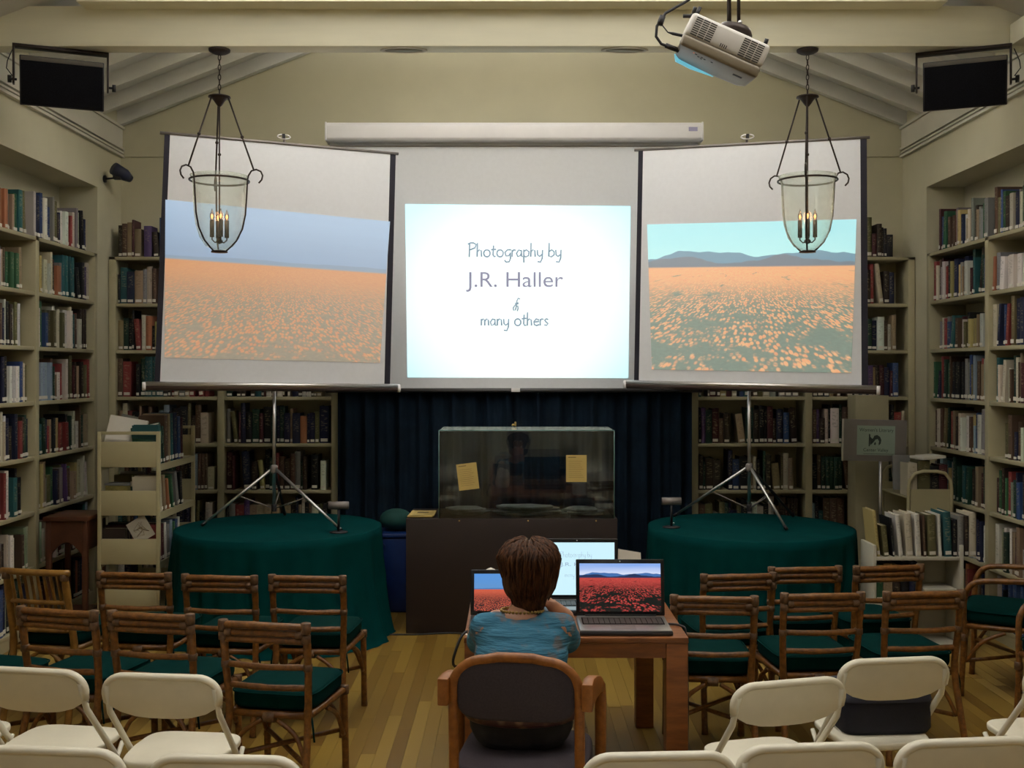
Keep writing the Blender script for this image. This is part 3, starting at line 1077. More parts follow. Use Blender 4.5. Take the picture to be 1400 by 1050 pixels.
a, b = P2(449, 170, Y0), P2(957, 195, Y0)
mb = MB()
prof = [(-0.075, b.z), (-0.09, b.z + 0.02), (-0.09, a.z - 0.03), (-0.065, a.z), (0.08, a.z), (0.08, b.z)]
mb.add([(a.x, y_, z_) for y_, z_ in prof] + [(b.x, y_, z_) for y_, z_ in prof],
       [(0, 1, 2, 3, 4, 5)[::-1], (6, 7, 8, 9, 10, 11)] + [(i, (i + 1) % 6, 6 + (i + 1) % 6, 6 + i) for i in range(6)])
mb.obj('housing', M_PLASTIC, t, 0.006)
for x_, nm in ((a.x - 0.006, 0), (b.x + 0.006, 1)):
    MB().bb(x_ - 0.008, x_ + 0.008, -0.09, 0.085, b.z, a.z).obj('end_cap', M_PLASTIC, t, 0.004)
q = P2(945, 180, Y0)
MB().bb(q.x - 0.035, q.x + 0.035, -0.094, -0.090, q.z - 0.016, q.z + 0.016).obj('badge', mat('violet_grey_badge', (0.30, 0.28, 0.45), 0.4, 0.0), t)
for x_ in (-1.2, 1.2):
    MB().bb(x_ - 0.03, x_ + 0.03, 0.08, 0.45, a.z - 0.05, a.z - 0.01).obj('wall_bracket', M_PLASTIC, t)
fb = P2(700, 531, Y0).z
MB().bb(-1.47, 1.50, 0.0, 0.003, fb, b.z + 0.01).obj('fabric', M_FABRIC, t)
MB().bb(-1.47, 1.50, -0.003, 0.0, b.z - 0.035, b.z - 0.025).obj('fabric_seam', M_GREYMETAL, t)
MB().tube([(-1.50, 0, fb - 0.016), (1.53, 0, fb - 0.016)], 0.018, 10).obj('bottom_bar', mat('dark_bar', (0.05, 0.045, 0.045), 0.4, 0.05), t)
q = P2(705, 535, Y0)
MB().bb(q.x - 0.035, q.x + 0.035, -0.024, -0.012, fb - 0.028, fb + 0.002).obj('pull_tab', M_PLASTIC, t, 0.002)
cs = [P2(557, 516, Y0 - 0.004), P2(859, 517, Y0 - 0.004), P2(862, 282, Y0 - 0.004), P2(554, 279, Y0 - 0.004)]
sl = panel_uv('projected_slide', cs, M_SLIDE, t)
sl['label'] = 'white slide with grey lettering'
YT = Y0 - 0.008
ux, uz, un = Vector((1, 0, 0)), Vector((0, 0, 1)), Vector((0, -1, 0))
pxm = YT / F
def line(text, x0, x1, base, th, m, ys):
    return stroke_text('lettering', text, P2(x0, base, YT), ux, uz, (x1 - x0) * pxm, th, m, sl, un, ys)
line('Photography by', 641, 768, 351, 0.0062, M_SLIDETEXT2, 0.84)
line('many others', 658, 750, 445, 0.0062, M_SLIDETEXT2, 0.84)
line('&', 701, 710, 425, 0.0052, M_SLIDETEXT2, 1.0)
o = place_text('lettering', 'J.R. Haller', P2(637, 399, YT), ux, uz, 133 * pxm, 27 * pxm, M_SLIDETEXT, sl)


def tripod_screen(label, corners, pic, picmat, apexpx, feet, knob, piclab, flip):
    (TLp, TRp, BRp, BLp) = corners
    TL, TR, BR, BL = [at(*c) for c in corners]
    n = (TR - BL).cross(TL - BR).normalized()
    if n.y > 0:
        n = -n
    p0 = (TL + TR + BR + BL) / 4
    pl = hit(apexpx[0], apexpx[1], Vector((0, 7.56, 0)), Vector((0, 1, 0)))
    base = Vector((pl.x, 7.60, 0.748))
    t = thing('tripod_screen', label, 'projection screen', base)
    I = Matrix.Translation(-base)
    TL, TR, BR, BL = [hit(c[0], c[1], p0, n) for c in corners]
    def S(u, v, off=0.0):
        return (BL * (1 - u) + BR * u) * (1 - v) + (TL * (1 - u) + TR * u) * v + n * off
    def quadslab(u0, u1, v0, v1, o0, o1):
        c = [S(u0, v0, o0), S(u1, v0, o0), S(u1, v1, o0), S(u0, v1, o0), S(u0, v0, o1), S(u1, v0, o1), S(u1, v1, o1), S(u0, v1, o1)]
        return MB().add(c, [(0, 1, 2, 3), (7, 6, 5, 4), (0, 4, 5, 1), (1, 5, 6, 2), (2, 6, 7, 3), (3, 7, 4, 0)], M=I)
    quadslab(0.022, 0.974, 0, 1, 0.0, 0.003).obj('fabric', M_FABRIC, t)
    quadslab(0, 0.022, 0, 1, 0.0, 0.004).obj('black_border', M_SCRBORDER, t)
    quadslab(0.974, 1, 0, 1, 0.0, 0.004).obj('black_border', M_SCRBORDER, t)
    # top bar, bottom case
    e = (TR - TL).normalized()
    MB().tube([TL - e * 0.03, TR + e * 0.02], 0.011, 8, M=I).obj('top_bar', M_GREYMETAL, t)
    up = (TL - BL).normalized()
    eb = (BR - BL).normalized()
    a_, b_ = BL - eb * 0.055 - up * 0.026, BR + eb * 0.055 - up * 0.026
    MB().tube([a_, b_], 0.028, 12, M=I).obj('case', M_CASEBROWN, t)
    hl = n * 0.012 + Vector((0, 0, 0.014))
    MB().tube([a_ + hl, b_ + hl], 0.019, 8, M=I).obj('case_lip', M_STEEL, t)
    for q, s_ in ((a_, -1), (b_, 1)):
        MB().tube([q, q + eb * (0.022 * s_)], 0.030, 12, M=I).obj('end_cap', M_PLASTIC, t)
    # carrying handle / hook on the top bar
    hk = hit(knob[0], knob[1], p0, n)
    MB().tube([hk + e * (0.045 * math.cos(a)) + Vector((0, 0, 0.016 * math.sin(a))) for a in [i * PI / 6 for i in range(12)]], 0.005, 6, closed=True, M=I).obj('hanger_loop', M_PLASTIC, t)
    MB().box((hk.x, hk.y, hk.z + 0.004), (0.02, 0.02, 0.03), M=I).obj('hook', M_BLACK, t)
    # pole and legs
    ap = Vector((0, 0, pl.z - base.z))
    ztop = hk.z - base.z
    MB().tube([(0, 0, 0.10), (0, 0, 1.15)], 0.0125, 10).obj('pole', M_STEEL, t)
    hk_l = hk - base
    MB().tube([(0, 0, 1.1), (hk_l.x * 0.55, 0.02, ztop * 0.75), (hk_l.x, hk_l.y + 0.022, ztop)], 0.009, 8).obj('mast', M_GREYMETAL, t)
    MB().lathe([(0.018, -0.03), (0.026, -0.02), (0.026, 0.02), (0.018, 0.03)], 12, c=ap).obj('collar', M_GREYMETAL, t)
    MB().lathe([(0.016, -0.025), (0.019, -0.02), (0.019, 0.02), (0.016, 0.025)], 12, c=(0, 0, 0.12)).obj('lower_collar', M_BLACK, t)
    for i, fp in enumerate(feet):
        f_ = Vector(fp) - base
        f_.z = 0.012
        d_ = (f_ - ap).normalized()
        st = ap + Vector((d_.x, d_.y, 0)) * 0.02
        lm = M_STEEL if i < 2 else M_BLACK
        MB().tube([st, st + (f_ - st) * 0.5, f_], [0.011, 0.011, 0.009], 8).obj('leg', lm, t)
        MB().tube([f_ - d_ * 0.03, f_ + d_ * 0.004], 0.0125, 8).obj('foot', M_BLACK, t)
        md = st + (f_ - st) * 0.48
        MB().tube([md, Vector((0, 0, 0.12)) + Vector((d_.x, d_.y, 0)) * 0.018], 0.0045, 6).obj('brace', M_GREYMETAL, t)
    cs = [hit(c[0], c[1], p0, n) - base + n * 0.006 for c in pic]
    pc = panel_uv('projected_picture', cs, picmat, t)
    pc['label'] = piclab
    return t


tripod_screen('tripod projection screen on round table showing faded poppy field under plain blue sky',
              [(225, 182, 7.2), (541, 210, 7.8), (533, 526, 7.8), (211, 523, 7.2)],
              [(225, 489), (519, 496), (533, 303), (226, 273)], M_PICLEFT, (373, 642),
              [(-2.19, 7.49, 0), (-1.175, 7.28, 0), (-1.73, 8.08, 0)], (388, 187), 'pale projected poppy field', False)
tripod_screen('tripod projection screen on round table showing bright poppy field below hills',
              [(873, 205, 7.8), (1185, 188, 7.2), (1187, 528, 7.2), (867, 521, 7.8)],
              [(891.5, 505), (1164, 510), (1171, 300), (885, 307)], M_PICRIGHT, (1026, 640),
              [(1.22, 7.98, 0), (1.89, 7.30, 0), (2.12, 8.0, 0)], (1022, 187), 'bright projected poppy field', True)

# ------------------------------------------------------------------ round tables with cloths
def round_table(x_, y_, label_t, label_c, seed):
    r_ = 0.72
    t = thing('round_table', label_t, 'table', (x_, y_, 0), 0, 'round tables under green cloths')
    MB().lathe([(0.0, 0.715), (r_ - 0.02, 0.715), (r_ - 0.02, 0.738), (0.0, 0.738)], 48).obj('tabletop', M_REDWOOD, t)
    for i in range(4):
        a = PI / 4 + i * PI / 2
        MB().tube([(0.42 * math.cos(a), 0.42 * math.sin(a), 0.715), (0.48 * math.cos(a), 0.48 * math.sin(a), 0.0)], 0.018, 8).obj('leg', M_GREYMETAL, t)
    rs = random.Random(seed)
    ph = [rs.uniform(0, 2 * PI) for _ in range(4)]
    def rad(a, s):     # s: 0 at the table edge, 1 at the floor
        fold = 0.40 * math.sin(13 * a + ph[0]) + 0.36 * math.sin(22 * a + ph[1]) + 0.24 * math.sin(37 * a + ph[2])
        side = max(0.0, math.cos(a + 0.55)) ** 3 if seed == 3 else 0.0
        flare = 0.022 * s + (0.018 + 0.10 * side) * s * s * s
        return r_ + 0.004 + flare * (0.8 + 0.2 * math.sin(3 * a + ph[3])) + 0.036 * fold * min(1, s * 2.2)
    na, mb = 200, MB()
    vs, fs = [], []
    rings = []
    for q in (0.0, 0.3, 0.6, 0.85, 0.97):
        rings.append([(r_ * q * math.cos(2 * PI * j / na), r_ * q * math.sin(2 * PI * j / na), 0.7425) for j in range(na)])
    rings.append([((r_ + 0.001) * math.cos(2 * PI * j / na), (r_ + 0.001) * math.sin(2 * PI * j / na), 0.7405) for j in range(na)])
    ns = 14
    for i in range(1, ns + 1):
        s = i / ns
        z = 0.738 - 0.732 * s
        rings.append([(rad(2 * PI * j / na, s) * math.cos(2 * PI * j / na), rad(2 * PI * j / na, s) * math.sin(2 * PI * j / na), max(z, 0.006)) for j in range(na)])
    rings.append([((rad(2 * PI * j / na, 1) + 0.012 + 0.008 * math.sin(7 * j * 2 * PI / na)) * math.cos(2 * PI * j / na), (rad(2 * PI * j / na, 1) + 0.012 + 0.008 * math.sin(7 * j * 2 * PI / na)) * math.sin(2 * PI * j / na), 0.004) for j in range(na)])
    for rg in rings:
        vs += rg
    for i in range(len(rings) - 1):
        for j in range(na):
            j2 = (j + 1) % na
            fs.append((i * na + j, (i + 1) * na + j, (i + 1) * na + j2, i * na + j2))
    mb.add(vs, fs, 0, True)
    o = mb.obj('tablecloth', M_CLOTH)
    o.location = (x_, y_, 0)
    tag(o, label_c, 'tablecloth', 'green cloths on the round tables')


round_table(-1.655, 7.55, 'round table carrying the tripod screen with faded field picture', 'dark green floor-length cloth on round table beside the blue bin', 3)
round_table(1.695, 7.55, 'round table carrying the tripod screen with bright hills picture', 'dark green floor-length cloth on round table beside low white bookshelf', 9)


def desk_lamp(p, label):
    t = thing('desk_lamp', label, 'lamp', p, 0, 'small lamps on the round tables')
    MB().lathe([(0, 0.0), (0.062, 0.0), (0.062, 0.006), (0.02, 0.012), (0.0, 0.013)], 24).obj('base', M_BLACK, t)
    MB().tube([(0, 0, 0.01), (0, 0, 0.165)], 0.009, 8).obj('stem', M_BLACK, t)
    MB().tube([(-0.068, 0, 0.185), (0.068, 0, 0.185)], 0.027, 14).obj('shade', M_GREYMETAL, t)
    MB().ball((0.014, -0.012, 0.03), 0.007, 8, 6).obj('switch', M_STEEL, t)
    return t


desk_lamp((onz(463, 728, 0.744)).xyz, 'small dark lamp with grey tube shade on table beside blue bin')
desk_lamp((onz(918, 721, 0.744)).xyz, 'small dark lamp with grey tube shade on table beside low white bookshelf')

# ------------------------------------------------------------------ curtain
t = thing('curtain', 'dark teal floor-length curtain hanging beneath the white wall screen', 'curtain', (0, 8.62, 0))
for (x0, x1, ph) in ((-1.42, 0.02, 0.3), (0.0, 1.46, 1.7)):
    def fn(u, v):
        x_ = x0 + (x1 - x0) * u
        a = 0.030 * math.sin(x_ * 44 + ph) + 0.018 * math.sin(x_ * 71 + 1.3 * ph) + 0.012 * math.sin(x_ * 17)
        return (x_, a * (0.75 + 0.25 * (1 - v)), 0.02 + 1.68 * v)
    MB().sheet(fn, 150, 6).obj('curtain_panel', M_CURTAIN, t)
MB().tube([(-1.44, 0.0, 1.70), (1.48, 0.0, 1.70)], 0.012, 8).obj('curtain_rod', M_IRON, t)

# ------------------------------------------------------------------ display case
px0, px1 = (555 - 700) / F * 7.47, (844 - 700) / F * 7.47
t = thing('display_case', 'glass display case on dark brown pedestal in front of the curtain', 'display case', (0, 7.47, 0))
MB().bb(px0, px1, 0, 0.56, 0, 0.808).obj('pedestal', M_PEDESTAL, t, 0.003)
gx0, gx1 = (600 - 700) / F * 7.47, (840 - 700) / F * 7.47
gz0, gz1 = 0.809, 1.43
gy0, gy1 = 0.012, 0.50
T_ = 0.006
for (x0, x1, y0, y1, z0, z1) in ((gx0, gx1, gy0, gy0 + T_, gz0, gz1 - T_), (gx0, gx1, gy1 - T_, gy1, gz0, gz1 - T_), (gx0, gx0 + T_, gy0 + T_, gy1 - T_, gz0, gz1 - T_), (gx1 - T_, gx1, gy0 + T_, gy1 - T_, gz0, gz1 - T_), (gx0, gx1, gy0, gy1, gz1 - T_, gz1)):
    MB().bb(x0, x1, y0, y1, z0, z1).obj('pane', M_CASETOP if z0 > 1.4 else M_CASEGLASS, t)
for x_ in (gx0, gx1):
    MB().tube([(x_, gy0, gz0), (x_, gy0, gz1)], 0.0035, 6).obj('glass_edge', M_GLASSEDGE, t)
MB().tube([(gx0, gy0, gz1), (gx1, gy0, gz1)], 0.0035, 6).obj('glass_edge', M_GLASSEDGE, t)
for px in (628, 722, 815):
    q = at(px, 712, 7.47)
    MB().tube([(q.x, -0.003, q.z), (q.x, 0.002, q.z)], 0.006, 8).obj('screw', M_BRASS, t)
q = at(703, 577, 8.0)
g = thing('case_lock', 'small brass lock ornament behind top edge of glass case', 'lock', (q.x, 7.985, 1.432))
MB().ball((-0.008, 0, 0.010), (0.011, 0.009, 0.010), 10, 8).obj('knob', M_BRASS, g)
MB().bb(0.002, 0.016, -0.008, 0.008, 0.0, 0.034).obj('hasp', M_BRASS, g, 0.004)
# flat grey ragged sheets lying in three piles
rs = random.Random(4)
pname = ['pile under the tilted yellow notice', 'broad pile mid-case', 'pile under the straight yellow notice']
for pi, (cx, n_, rx) in enumerate(((-0.33, 4, 0.155), (0.12, 4, 0.24), (0.50, 3, 0.16))):
    z = 0.8105
    for i in range(n_):
        ro = rx * rs.uniform(0.8, 1.05)
        k_ = 13
        out = []
        for j in range(k_):
            a = 2 * PI * j / k_
            f_ = rs.uniform(0.82, 1.08)
            out.append((ro * f_ * math.cos(a), 0.13 * f_ * math.sin(a)))
        th = rs.uniform(0.010, 0.016)
        M_ = Matrix(((1, 0, 0, 0), (0, 0, 1, 0), (0, 1, 0, 0), (0, 0, 0, 1)))
        mb = MB().prism(out[::-1], 0, th, M=M_)
        o = mb.obj('grey_sheet', M_GREYSHEET, None, 0.003)
        o.location = (cx + rs.uniform(-0.02, 0.02), 7.47 + 0.25 + rs.uniform(-0.02, 0.02), z + 0.0005)
        which = ['bottom', 'second', 'third', 'topmost'][i] if n_ == 4 else ['bottom', 'middle', 'topmost'][i]
        tag(o, '%s ragged grey sheet in the case, %s' % (which, pname[pi]), 'sheet', 'grey sheets lying in the display case')
        z += th + 0.0008


def notice(cpx, cpy, w_, h_, rot, label):
    c = at(cpx, cpy, 7.47 + gy0 - 0.004)
    t = thing('notice', label, 'notice', c, 0, 'yellow notices on the glass case')
    t.rotation_euler = (0, -rot, 0)
    MB().bb(-w_ / 2, w_ / 2, -0.0012, 0.0012, -h_ / 2, h_ / 2).obj('sheet', M_NOTE, t)
    mb = MB()
    mb.bb(-w_ * 0.40, -w_ * 0.02, -0.0018, -0.0010, h_ * 0.40, h_ * 0.43)
    for i in range(9):
        z = h_ * (0.27 - 0.075 * i)
        mb.bb(-w_ * 0.38, w_ * R.uniform(0.2, 0.38), -0.0018, -0.0010, z, z + h_ * 0.008)
    o = mb.obj('printed_lines', M_NOTEINK, t)
    o['kind'] = 'stuff'


notice(639.5, 651.5, 0.143, 0.186, math.radians(7), 'yellow typed notice hanging askew on the glass case')
notice(788, 640.5, 0.145, 0.190, 0, 'yellow typed notice fixed straight on the glass case')
# leaflets on the pedestal top
ln = ('lowest', 'middle', 'uppermost')
for i in range(3):
    M_ = Matrix.Rotation(R.uniform(-0.05, 0.05), 4, 'Z')
    o = MB().box((0, 0, 0.003), (0.18, 0.26, 0.006)).obj('leaflet', M_NOTE)
    o.location = (-0.645 + R.uniform(-0.006, 0.006), 7.47 + 0.17 + R.uniform(-0.008, 0.008), 0.8095 + i * 0.0066)
    o.rotation_euler = (0, 0, R.uniform(-0.04, 0.04))
    tag(o, '%s pale yellow leaflet stacked on pedestal corner beside glass case' % ln[i], 'leaflet', 'leaflets on the pedestal')
    if i == 2:
        m_ = MB().bb(-0.04, 0.04, -0.02, 0.05, 0.006, 0.0068).bb(-0.07, 0.07, -0.09, -0.084, 0.006, 0.0068).obj('printed_block', M_NOTEINK, o)

# blue bin with a green bundle on top, behind pedestal
t = thing('blue_bin', 'blue plastic bin standing between pedestal and round table', 'bin', (-0.90, 8.24, 0))
mb = MB()
o_ = [(-0.15, -0.15), (0.15, -0.15), (0.15, 0.15), (-0.15, 0.15)]
vs = [(x_ * 0.88, y_ * 0.88, 0.0) for x_, y_ in o_] + [(x_, y_, 0.58) for x_, y_ in o_]
mb.add(vs, [(3, 2, 1, 0), (4, 5, 6, 7), (0, 1, 5, 4), (1, 2, 6, 5), (2, 3, 7, 6), (3, 0, 4, 7)])
mb.obj('bin_body', M_BLUEBIN, t, 0.02, seg=3)
MB().bb(-0.165, 0.165, -0.165, 0.165, 0.575, 0.61).obj('bin_lid', M_BLUEBIN, t, 0.012)
MB().tube([(-0.10 + 0.035 * math.cos(i * PI / 8), -0.15, 0.50 + 0.035 * math.sin(i * PI / 8)) for i in range(16)], 0.005, 6, closed=True).obj('round_emblem', M_BLUEBIN, t)
MB().bb(-0.185, -0.15, -0.05, 0.05, 0.44, 0.56).obj('handle', M_BLUEBIN, t, 0.01)
mb = MB().ball((0, 0, 0.085), (0.13, 0.12, 0.085), 16, 10).ball((0.05, 0.02, 0.06), (0.10, 0.11, 0.06), 12, 8)
o = mb.obj('green_bundle', M_GREENBAG)
o.location = (-0.90, 8.24, 0.611)
tag(o, 'rounded dark green cloth bundle resting on the blue bin', 'bundle')

# ------------------------------------------------------------------ lanterns
def lantern():
    t = thing('bell_lantern', '', 'lantern')
    zb = lambda z: z - 3.885
    MB().lathe([(0.0, 0.0), (0.068, 0.0), (0.066, -0.012), (0.045, -0.024), (0.014, -0.034), (0.0, -0.036)], 24).obj('canopy', M_IRON, t)
    z0, z1 = -0.034, zb(3.60)
    nl = 8
    L = (z0 - z1) / nl
    for i in range(nl):
        zc = z0 - L * (i + 0.5)
        pts = []
        for j in range(12):
            a = 2 * PI * j / 12
            x_, z_ = 0.0085 * math.cos(a), (L * 0.60) * math.sin(a)
            pts.append((x_, 0, zc + z_) if i % 2 == 0 else (0, x_, zc + z_))
        MB().tube(pts, 0.003, 6, closed=True).obj('chain_link', M_IRON, t)
    zc = zb(3.585)
    MB().lathe([(0.0, 0.012), (0.03, 0.014), (0.068, 0.004), (0.070, -0.004), (0.045, -0.012), (0.022, -0.045), (0.010, -0.060), (0.0, -0.062)], 24, c=(0, 0, zc)).obj('crown', M_IRON, t)
    zr = zb(3.055)
    RR = 0.183
    MB().tube([(RR * math.cos(2 * PI * i / 40), RR * math.sin(2 * PI * i / 40), zr) for i in range(40)], 0.0065, 8, closed=True).obj('ring', M_IRON, t)
    for kx, a0 in enumerate((-0.25, -0.25 + 2 * PI / 3, -0.25 + 4 * PI / 3)):
        ca, sa = math.cos(a0), math.sin(a0)
        Q = lambda r_, z_: (r_ * ca, r_ * sa, z_)
        # support rod with knot
        top, bot = Q(0.058, zc - 0.004), Q(RR + 0.045, zr + 0.062)
        mid = tuple(top[i] * 0.45 + bot[i] * 0.55 for i in range(3))
        MB().tube([top, bot], 0.0055, 8).obj('rod', M_IRON, t)
        MB().ball(mid, (0.011, 0.011, 0.012), 10, 8).obj('knot', M_IRON, t)
        # strap: hook over the ring, then down along the glass to the foot
        pts = [Q(RR + 0.078, zr - 0.022), Q(RR + 0.098, zr - 0.002), Q(RR + 0.104, zr + 0.024), Q(RR + 0.092, zr + 0.050), Q(RR + 0.062, zr + 0.064), Q(RR + 0.030, zr + 0.056), Q(RR + 0.010, zr + 0.026), Q(RR + 0.004, zr),
               Q(RR - 0.003, zr - 0.12), Q(RR - 0.010, zr - 0.22), Q(RR - 0.030, zr - 0.31), Q(RR - 0.070, zr - 0.385), Q(RR - 0.115, zr - 0.428), Q(0.045, zr - 0.447)]
        MB().tube(pts, 0.0055, 8).obj('strap', M_IRON, t)
    MB().lathe([(0.0, 0.006), (0.050, 0.004), (0.052, -0.006), (0.0, -0.008)], 20, c=(0, 0, zr - 0.449)).obj('foot_plate', M_IRON, t)
    prof = [(0.181, 0.030), (0.172, 0.012), (0.163, -0.02), (0.160, -0.10), (0.157, -0.19), (0.146, -0.28), (0.122, -0.36), (0.085, -0.415), (0.042, -0.438), (0.0, -0.443)]
    MB().lathe(prof, 40, c=(0, 0, zr)).obj('glass_bell', M_BELL, t)
    MB().tube([(0, 0, zc - 0.06), (0, 0, zb(2.68))], 0.005, 8).obj('centre_rod', M_IRON, t)
    MB().ball((0, 0, zb(3.22)), 0.011, 10, 8).obj('knot', M_IRON, t)
    MB().lathe([(0.0, -0.02), (0.018, -0.012), (0.022, 0.0), (0.012, 0.014), (0.0, 0.018)], 16, c=(0, 0, zb(2.672))).obj('hub', M_IRON, t)
    for i in range(4):
        a = 0.35 + i * PI / 2
        ca, sa = math.cos(a) * 0.046, math.sin(a) * 0.046
        MB().tube([(0, 0, zb(2.672)), (ca * 0.6, sa * 0.6, zb(2.662)), (ca, sa, zb(2.680)), (ca, sa, zb(2.70))], 0.0045, 6).obj('candle_arm', M_IRON, t)
        s_ = MB().lathe([(0.0, 0), (0.014, 0), (0.014, 0.11), (0.0, 0.11)], 12, c=(ca, sa, zb(2.695))).obj('candle_sleeve', M_CANDLE, t)
        MB().lathe([(0.0, 0), (0.009, 0.004), (0.0135, 0.020), (0.012, 0.036), (0.006, 0.052), (0.002, 0.068), (0.0, 0.072)], 12, c=(ca, sa, zb(2.805))).obj('bulb', M_BULBGLASS, t)
        MB().lathe([(0.0, 0), (0.0045, 0.004), (0.0075, 0.014), (0.005, 0.024), (0.0, 0.03)], 10, c=(ca, sa, zb(2.812))).obj('filament', M_BULB, t)
    return t


LN = lantern()
LN.location = ((300 - 700) / F * 6.72, 6.72, 3.885)
LN.rotation_euler = (0, 0, 0.1)
tag(LN, 'bell-glass iron lantern hanging before the screen with faded field picture', 'lantern', 'bell lanterns on the tie beam')
dup(LN, ((1104 - 700) / F * 6.72, 6.72, 3.885), 2.55, 'bell-glass iron lantern hanging before the screen with bright hills picture', 'bell lanterns on the tie beam')
for lx in (-1.854, 1.872):
    d = bpy.data.lights.new('lantern_glow', 'POINT')
    d.energy = 0.7
    d.color = (1.0, 0.55, 0.25)
    d.shadow_soft_size = 0.03
    o = bpy.data.objects.new('lantern_glow', d)
    o.location = (lx, 6.72, 2.90)
    COL.objects.link(o)

# ------------------------------------------------------------------ loudspeakers under the beam
def speaker(px, py, rz, label, flip):
    c = at(px, py, 6.66)
    t = thing('loudspeaker', label, 'loudspeaker', (c.x, 6.70, c.z), rz, 'loudspeakers under the tie beam')
    w_, h_, d_ = 0.485, 0.30, 0.24
    tl = Matrix.Rotation(math.radians(14), 4, 'X')
    MB().bb(-w_ / 2, w_ / 2, -d_ / 2 + 0.012, d_ / 2, -h_ / 2, h_ / 2, M=tl).obj('cabinet', M_BLACK, t, 0.006)
    MB().bb(-w_ / 2 + 0.008, w_ / 2 - 0.008, -d_ / 2, -d_ / 2 + 0.013, -h_ / 2 + 0.008, h_ / 2 - 0.030, M=tl).obj('grille', M_BLACKMESH, t, 0.003)
    MB().bb(-w_ / 2 + 0.008, w_ / 2 - 0.008, -d_ / 2 + 0.002, -d_ / 2 + 0.013, h_ / 2 - 0.030, h_ / 2 - 0.004, M=tl).obj('top_strip', M_GRILLEGREY, t, 0.002)
    zt = 3.885 - c.z
    mb = MB()
    mb.bb(-w_ / 2 - 0.045, w_ / 2 + 0.03, -0.03, 0.03, zt - 0.022, zt - 0.002)
    mb.bb(-w_ / 2 - 0.045, -w_ / 2 - 0.033, -0.025, 0.025, -0.03, zt - 0.01)
    mb.bb(w_ / 2 + 0.018, w_ / 2 + 0.030, -0.025, 0.025, -0.03, zt - 0.01)
    mb.obj('yoke', M_IRON, t, 0.002)
    for s_ in (-1, 1):
        x_ = s_ * (w_ / 2 + 0.02)
        MB().tube([(x_, 0, 0.0), (x_ + s_ * 0.045, 0, 0.0)], 0.008, 8).tube([(x_ + s_ * 0.030, 0, 0), (x_ + s_ * 0.052, 0, 0)], 0.024, 10).obj('knob', M_BLACK, t)
    s_ = -1 if not flip else 1
    x_ = s_ * (w_ / 2 + 0.045)
    MB().tube([(x_, 0.0, 0.02), (x_ + s_ * 0.035, 0.02, 0.07), (x_ + s_ * 0.03, 0.03, 0.12), (x_ - s_ * 0.0, 0.04, zt - 0.02)], 0.003, 6).obj('cable', M_CABLE, t)
    return t


speaker(82, 112, math.radians(22), 'black loudspeaker under the beam above the tall beige book cart', False)
speaker(1322, 112, math.radians(-22), 'black loudspeaker under the beam above the cane armchairs', True)

# ------------------------------------------------------------------ projector
pc = at(985, 70, 4.88)
t = thing('projector', 'tilted grey-white projector hanging by a dark dome mount from the ceiling', 'projector', pc)
Rm = Matrix.Rotation(math.radians(7), 4, 'X')
Rr = Matrix.Rotation(math.radians(24), 4, 'Y')
BM = Rr @ Rm
w2, d2, h2 = 0.190, 0.155, 0.078
mb = MB().bb(-w2, w2, -d2, d2 - 0.05, -h2 * 0.35, h2, M=BM)
mb.obj('shell', M_PROJ, t, 0.018, seg=3)
out = [(-w2 + 0.002, -h2 * 0.34), (w2 - 0.002, -h2 * 0.34), (w2 * 0.96, -h2), (w2 * 0.5, -h2 * 1.18), (-w2 * 0.5, -h2 * 1.18), (-w2 * 0.96, -h2)]
# lower lid: curved taupe face seen from below
lid = [(-w2, -d2 - 0.004), (w2, -d2 - 0.004), (w2 * 0.97, d2 * 0.7), (w2 * 0.80, d2 * 1.05), (0, d2 * 1.18), (-w2 * 0.80, d2 * 1.05), (-w2 * 0.97, d2 * 0.7)]
M_ = BM @ Matrix(((1, 0, 0, 0), (0, 0, 1, 0), (0, 1, 0, 0), (0, 0, 0, 1)))
MB().prism(lid[::-1], -h2, -h2 * 0.34, M=M_).obj('lid', M_PROJDK, t, 0.014, seg=3)
MB().prism([(x_ * 0.99, (y_ * 1.0) + 0.012) for x_, y_ in lid[2:]][::-1], -h2 * 0.98, -h2 * 0.45, M=M_).obj('front_rim', M_PROJ, t, 0.004)
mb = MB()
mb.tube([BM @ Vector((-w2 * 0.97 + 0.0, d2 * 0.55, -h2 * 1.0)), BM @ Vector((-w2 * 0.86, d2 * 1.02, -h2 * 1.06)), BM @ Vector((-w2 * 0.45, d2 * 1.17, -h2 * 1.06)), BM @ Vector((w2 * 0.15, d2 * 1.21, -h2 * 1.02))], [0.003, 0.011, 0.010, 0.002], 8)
mb.obj('glowing_front_lip', M_LIPGLOW, t)  # no window here: glowing strip stands in for lens light on the lip
MB().tube([BM @ Vector((-w2 * 0.4, d2 * 0.8, 0.0)), BM @ Vector((-w2 * 0.4, d2 * 1.16, 0.0))], 0.035, 20).obj('lens', M_BEZEL, t)
mb = MB()
for x0 in (-0.165, 0.066):
    for c_ in range(3):
        for r_ in range(9):
            a_ = x0 + c_ * 0.034
            z_ = h2 * 0.80 - r_ * 0.0095
            mb.bb(a_, a_ + 0.030, -d2 - 0.0008, -d2 + 0.004, z_ - 0.0050, z_, M=BM)
for i in range(4):
    mb.bb(-0.022 + i * 0.009, -0.018 + i * 0.009, -d2 - 0.0008, -d2 + 0.004, -h2 * 0.22, -h2 * 0.02, M=BM)
o = mb.obj('vent_slots', M_VENT, t)
o['kind'] = 'stuff'
for x_, y_ in ((-0.10, -0.10), (-0.085, -0.075), (-0.07, -0.09), (-0.055, -0.075), (-0.02, -0.08), (-0.07, -0.06)):
    MB().box((x_, y_, -h2 - 0.0006), (0.010, 0.010, 0.002), M=BM).obj('button', M_VENT, t)
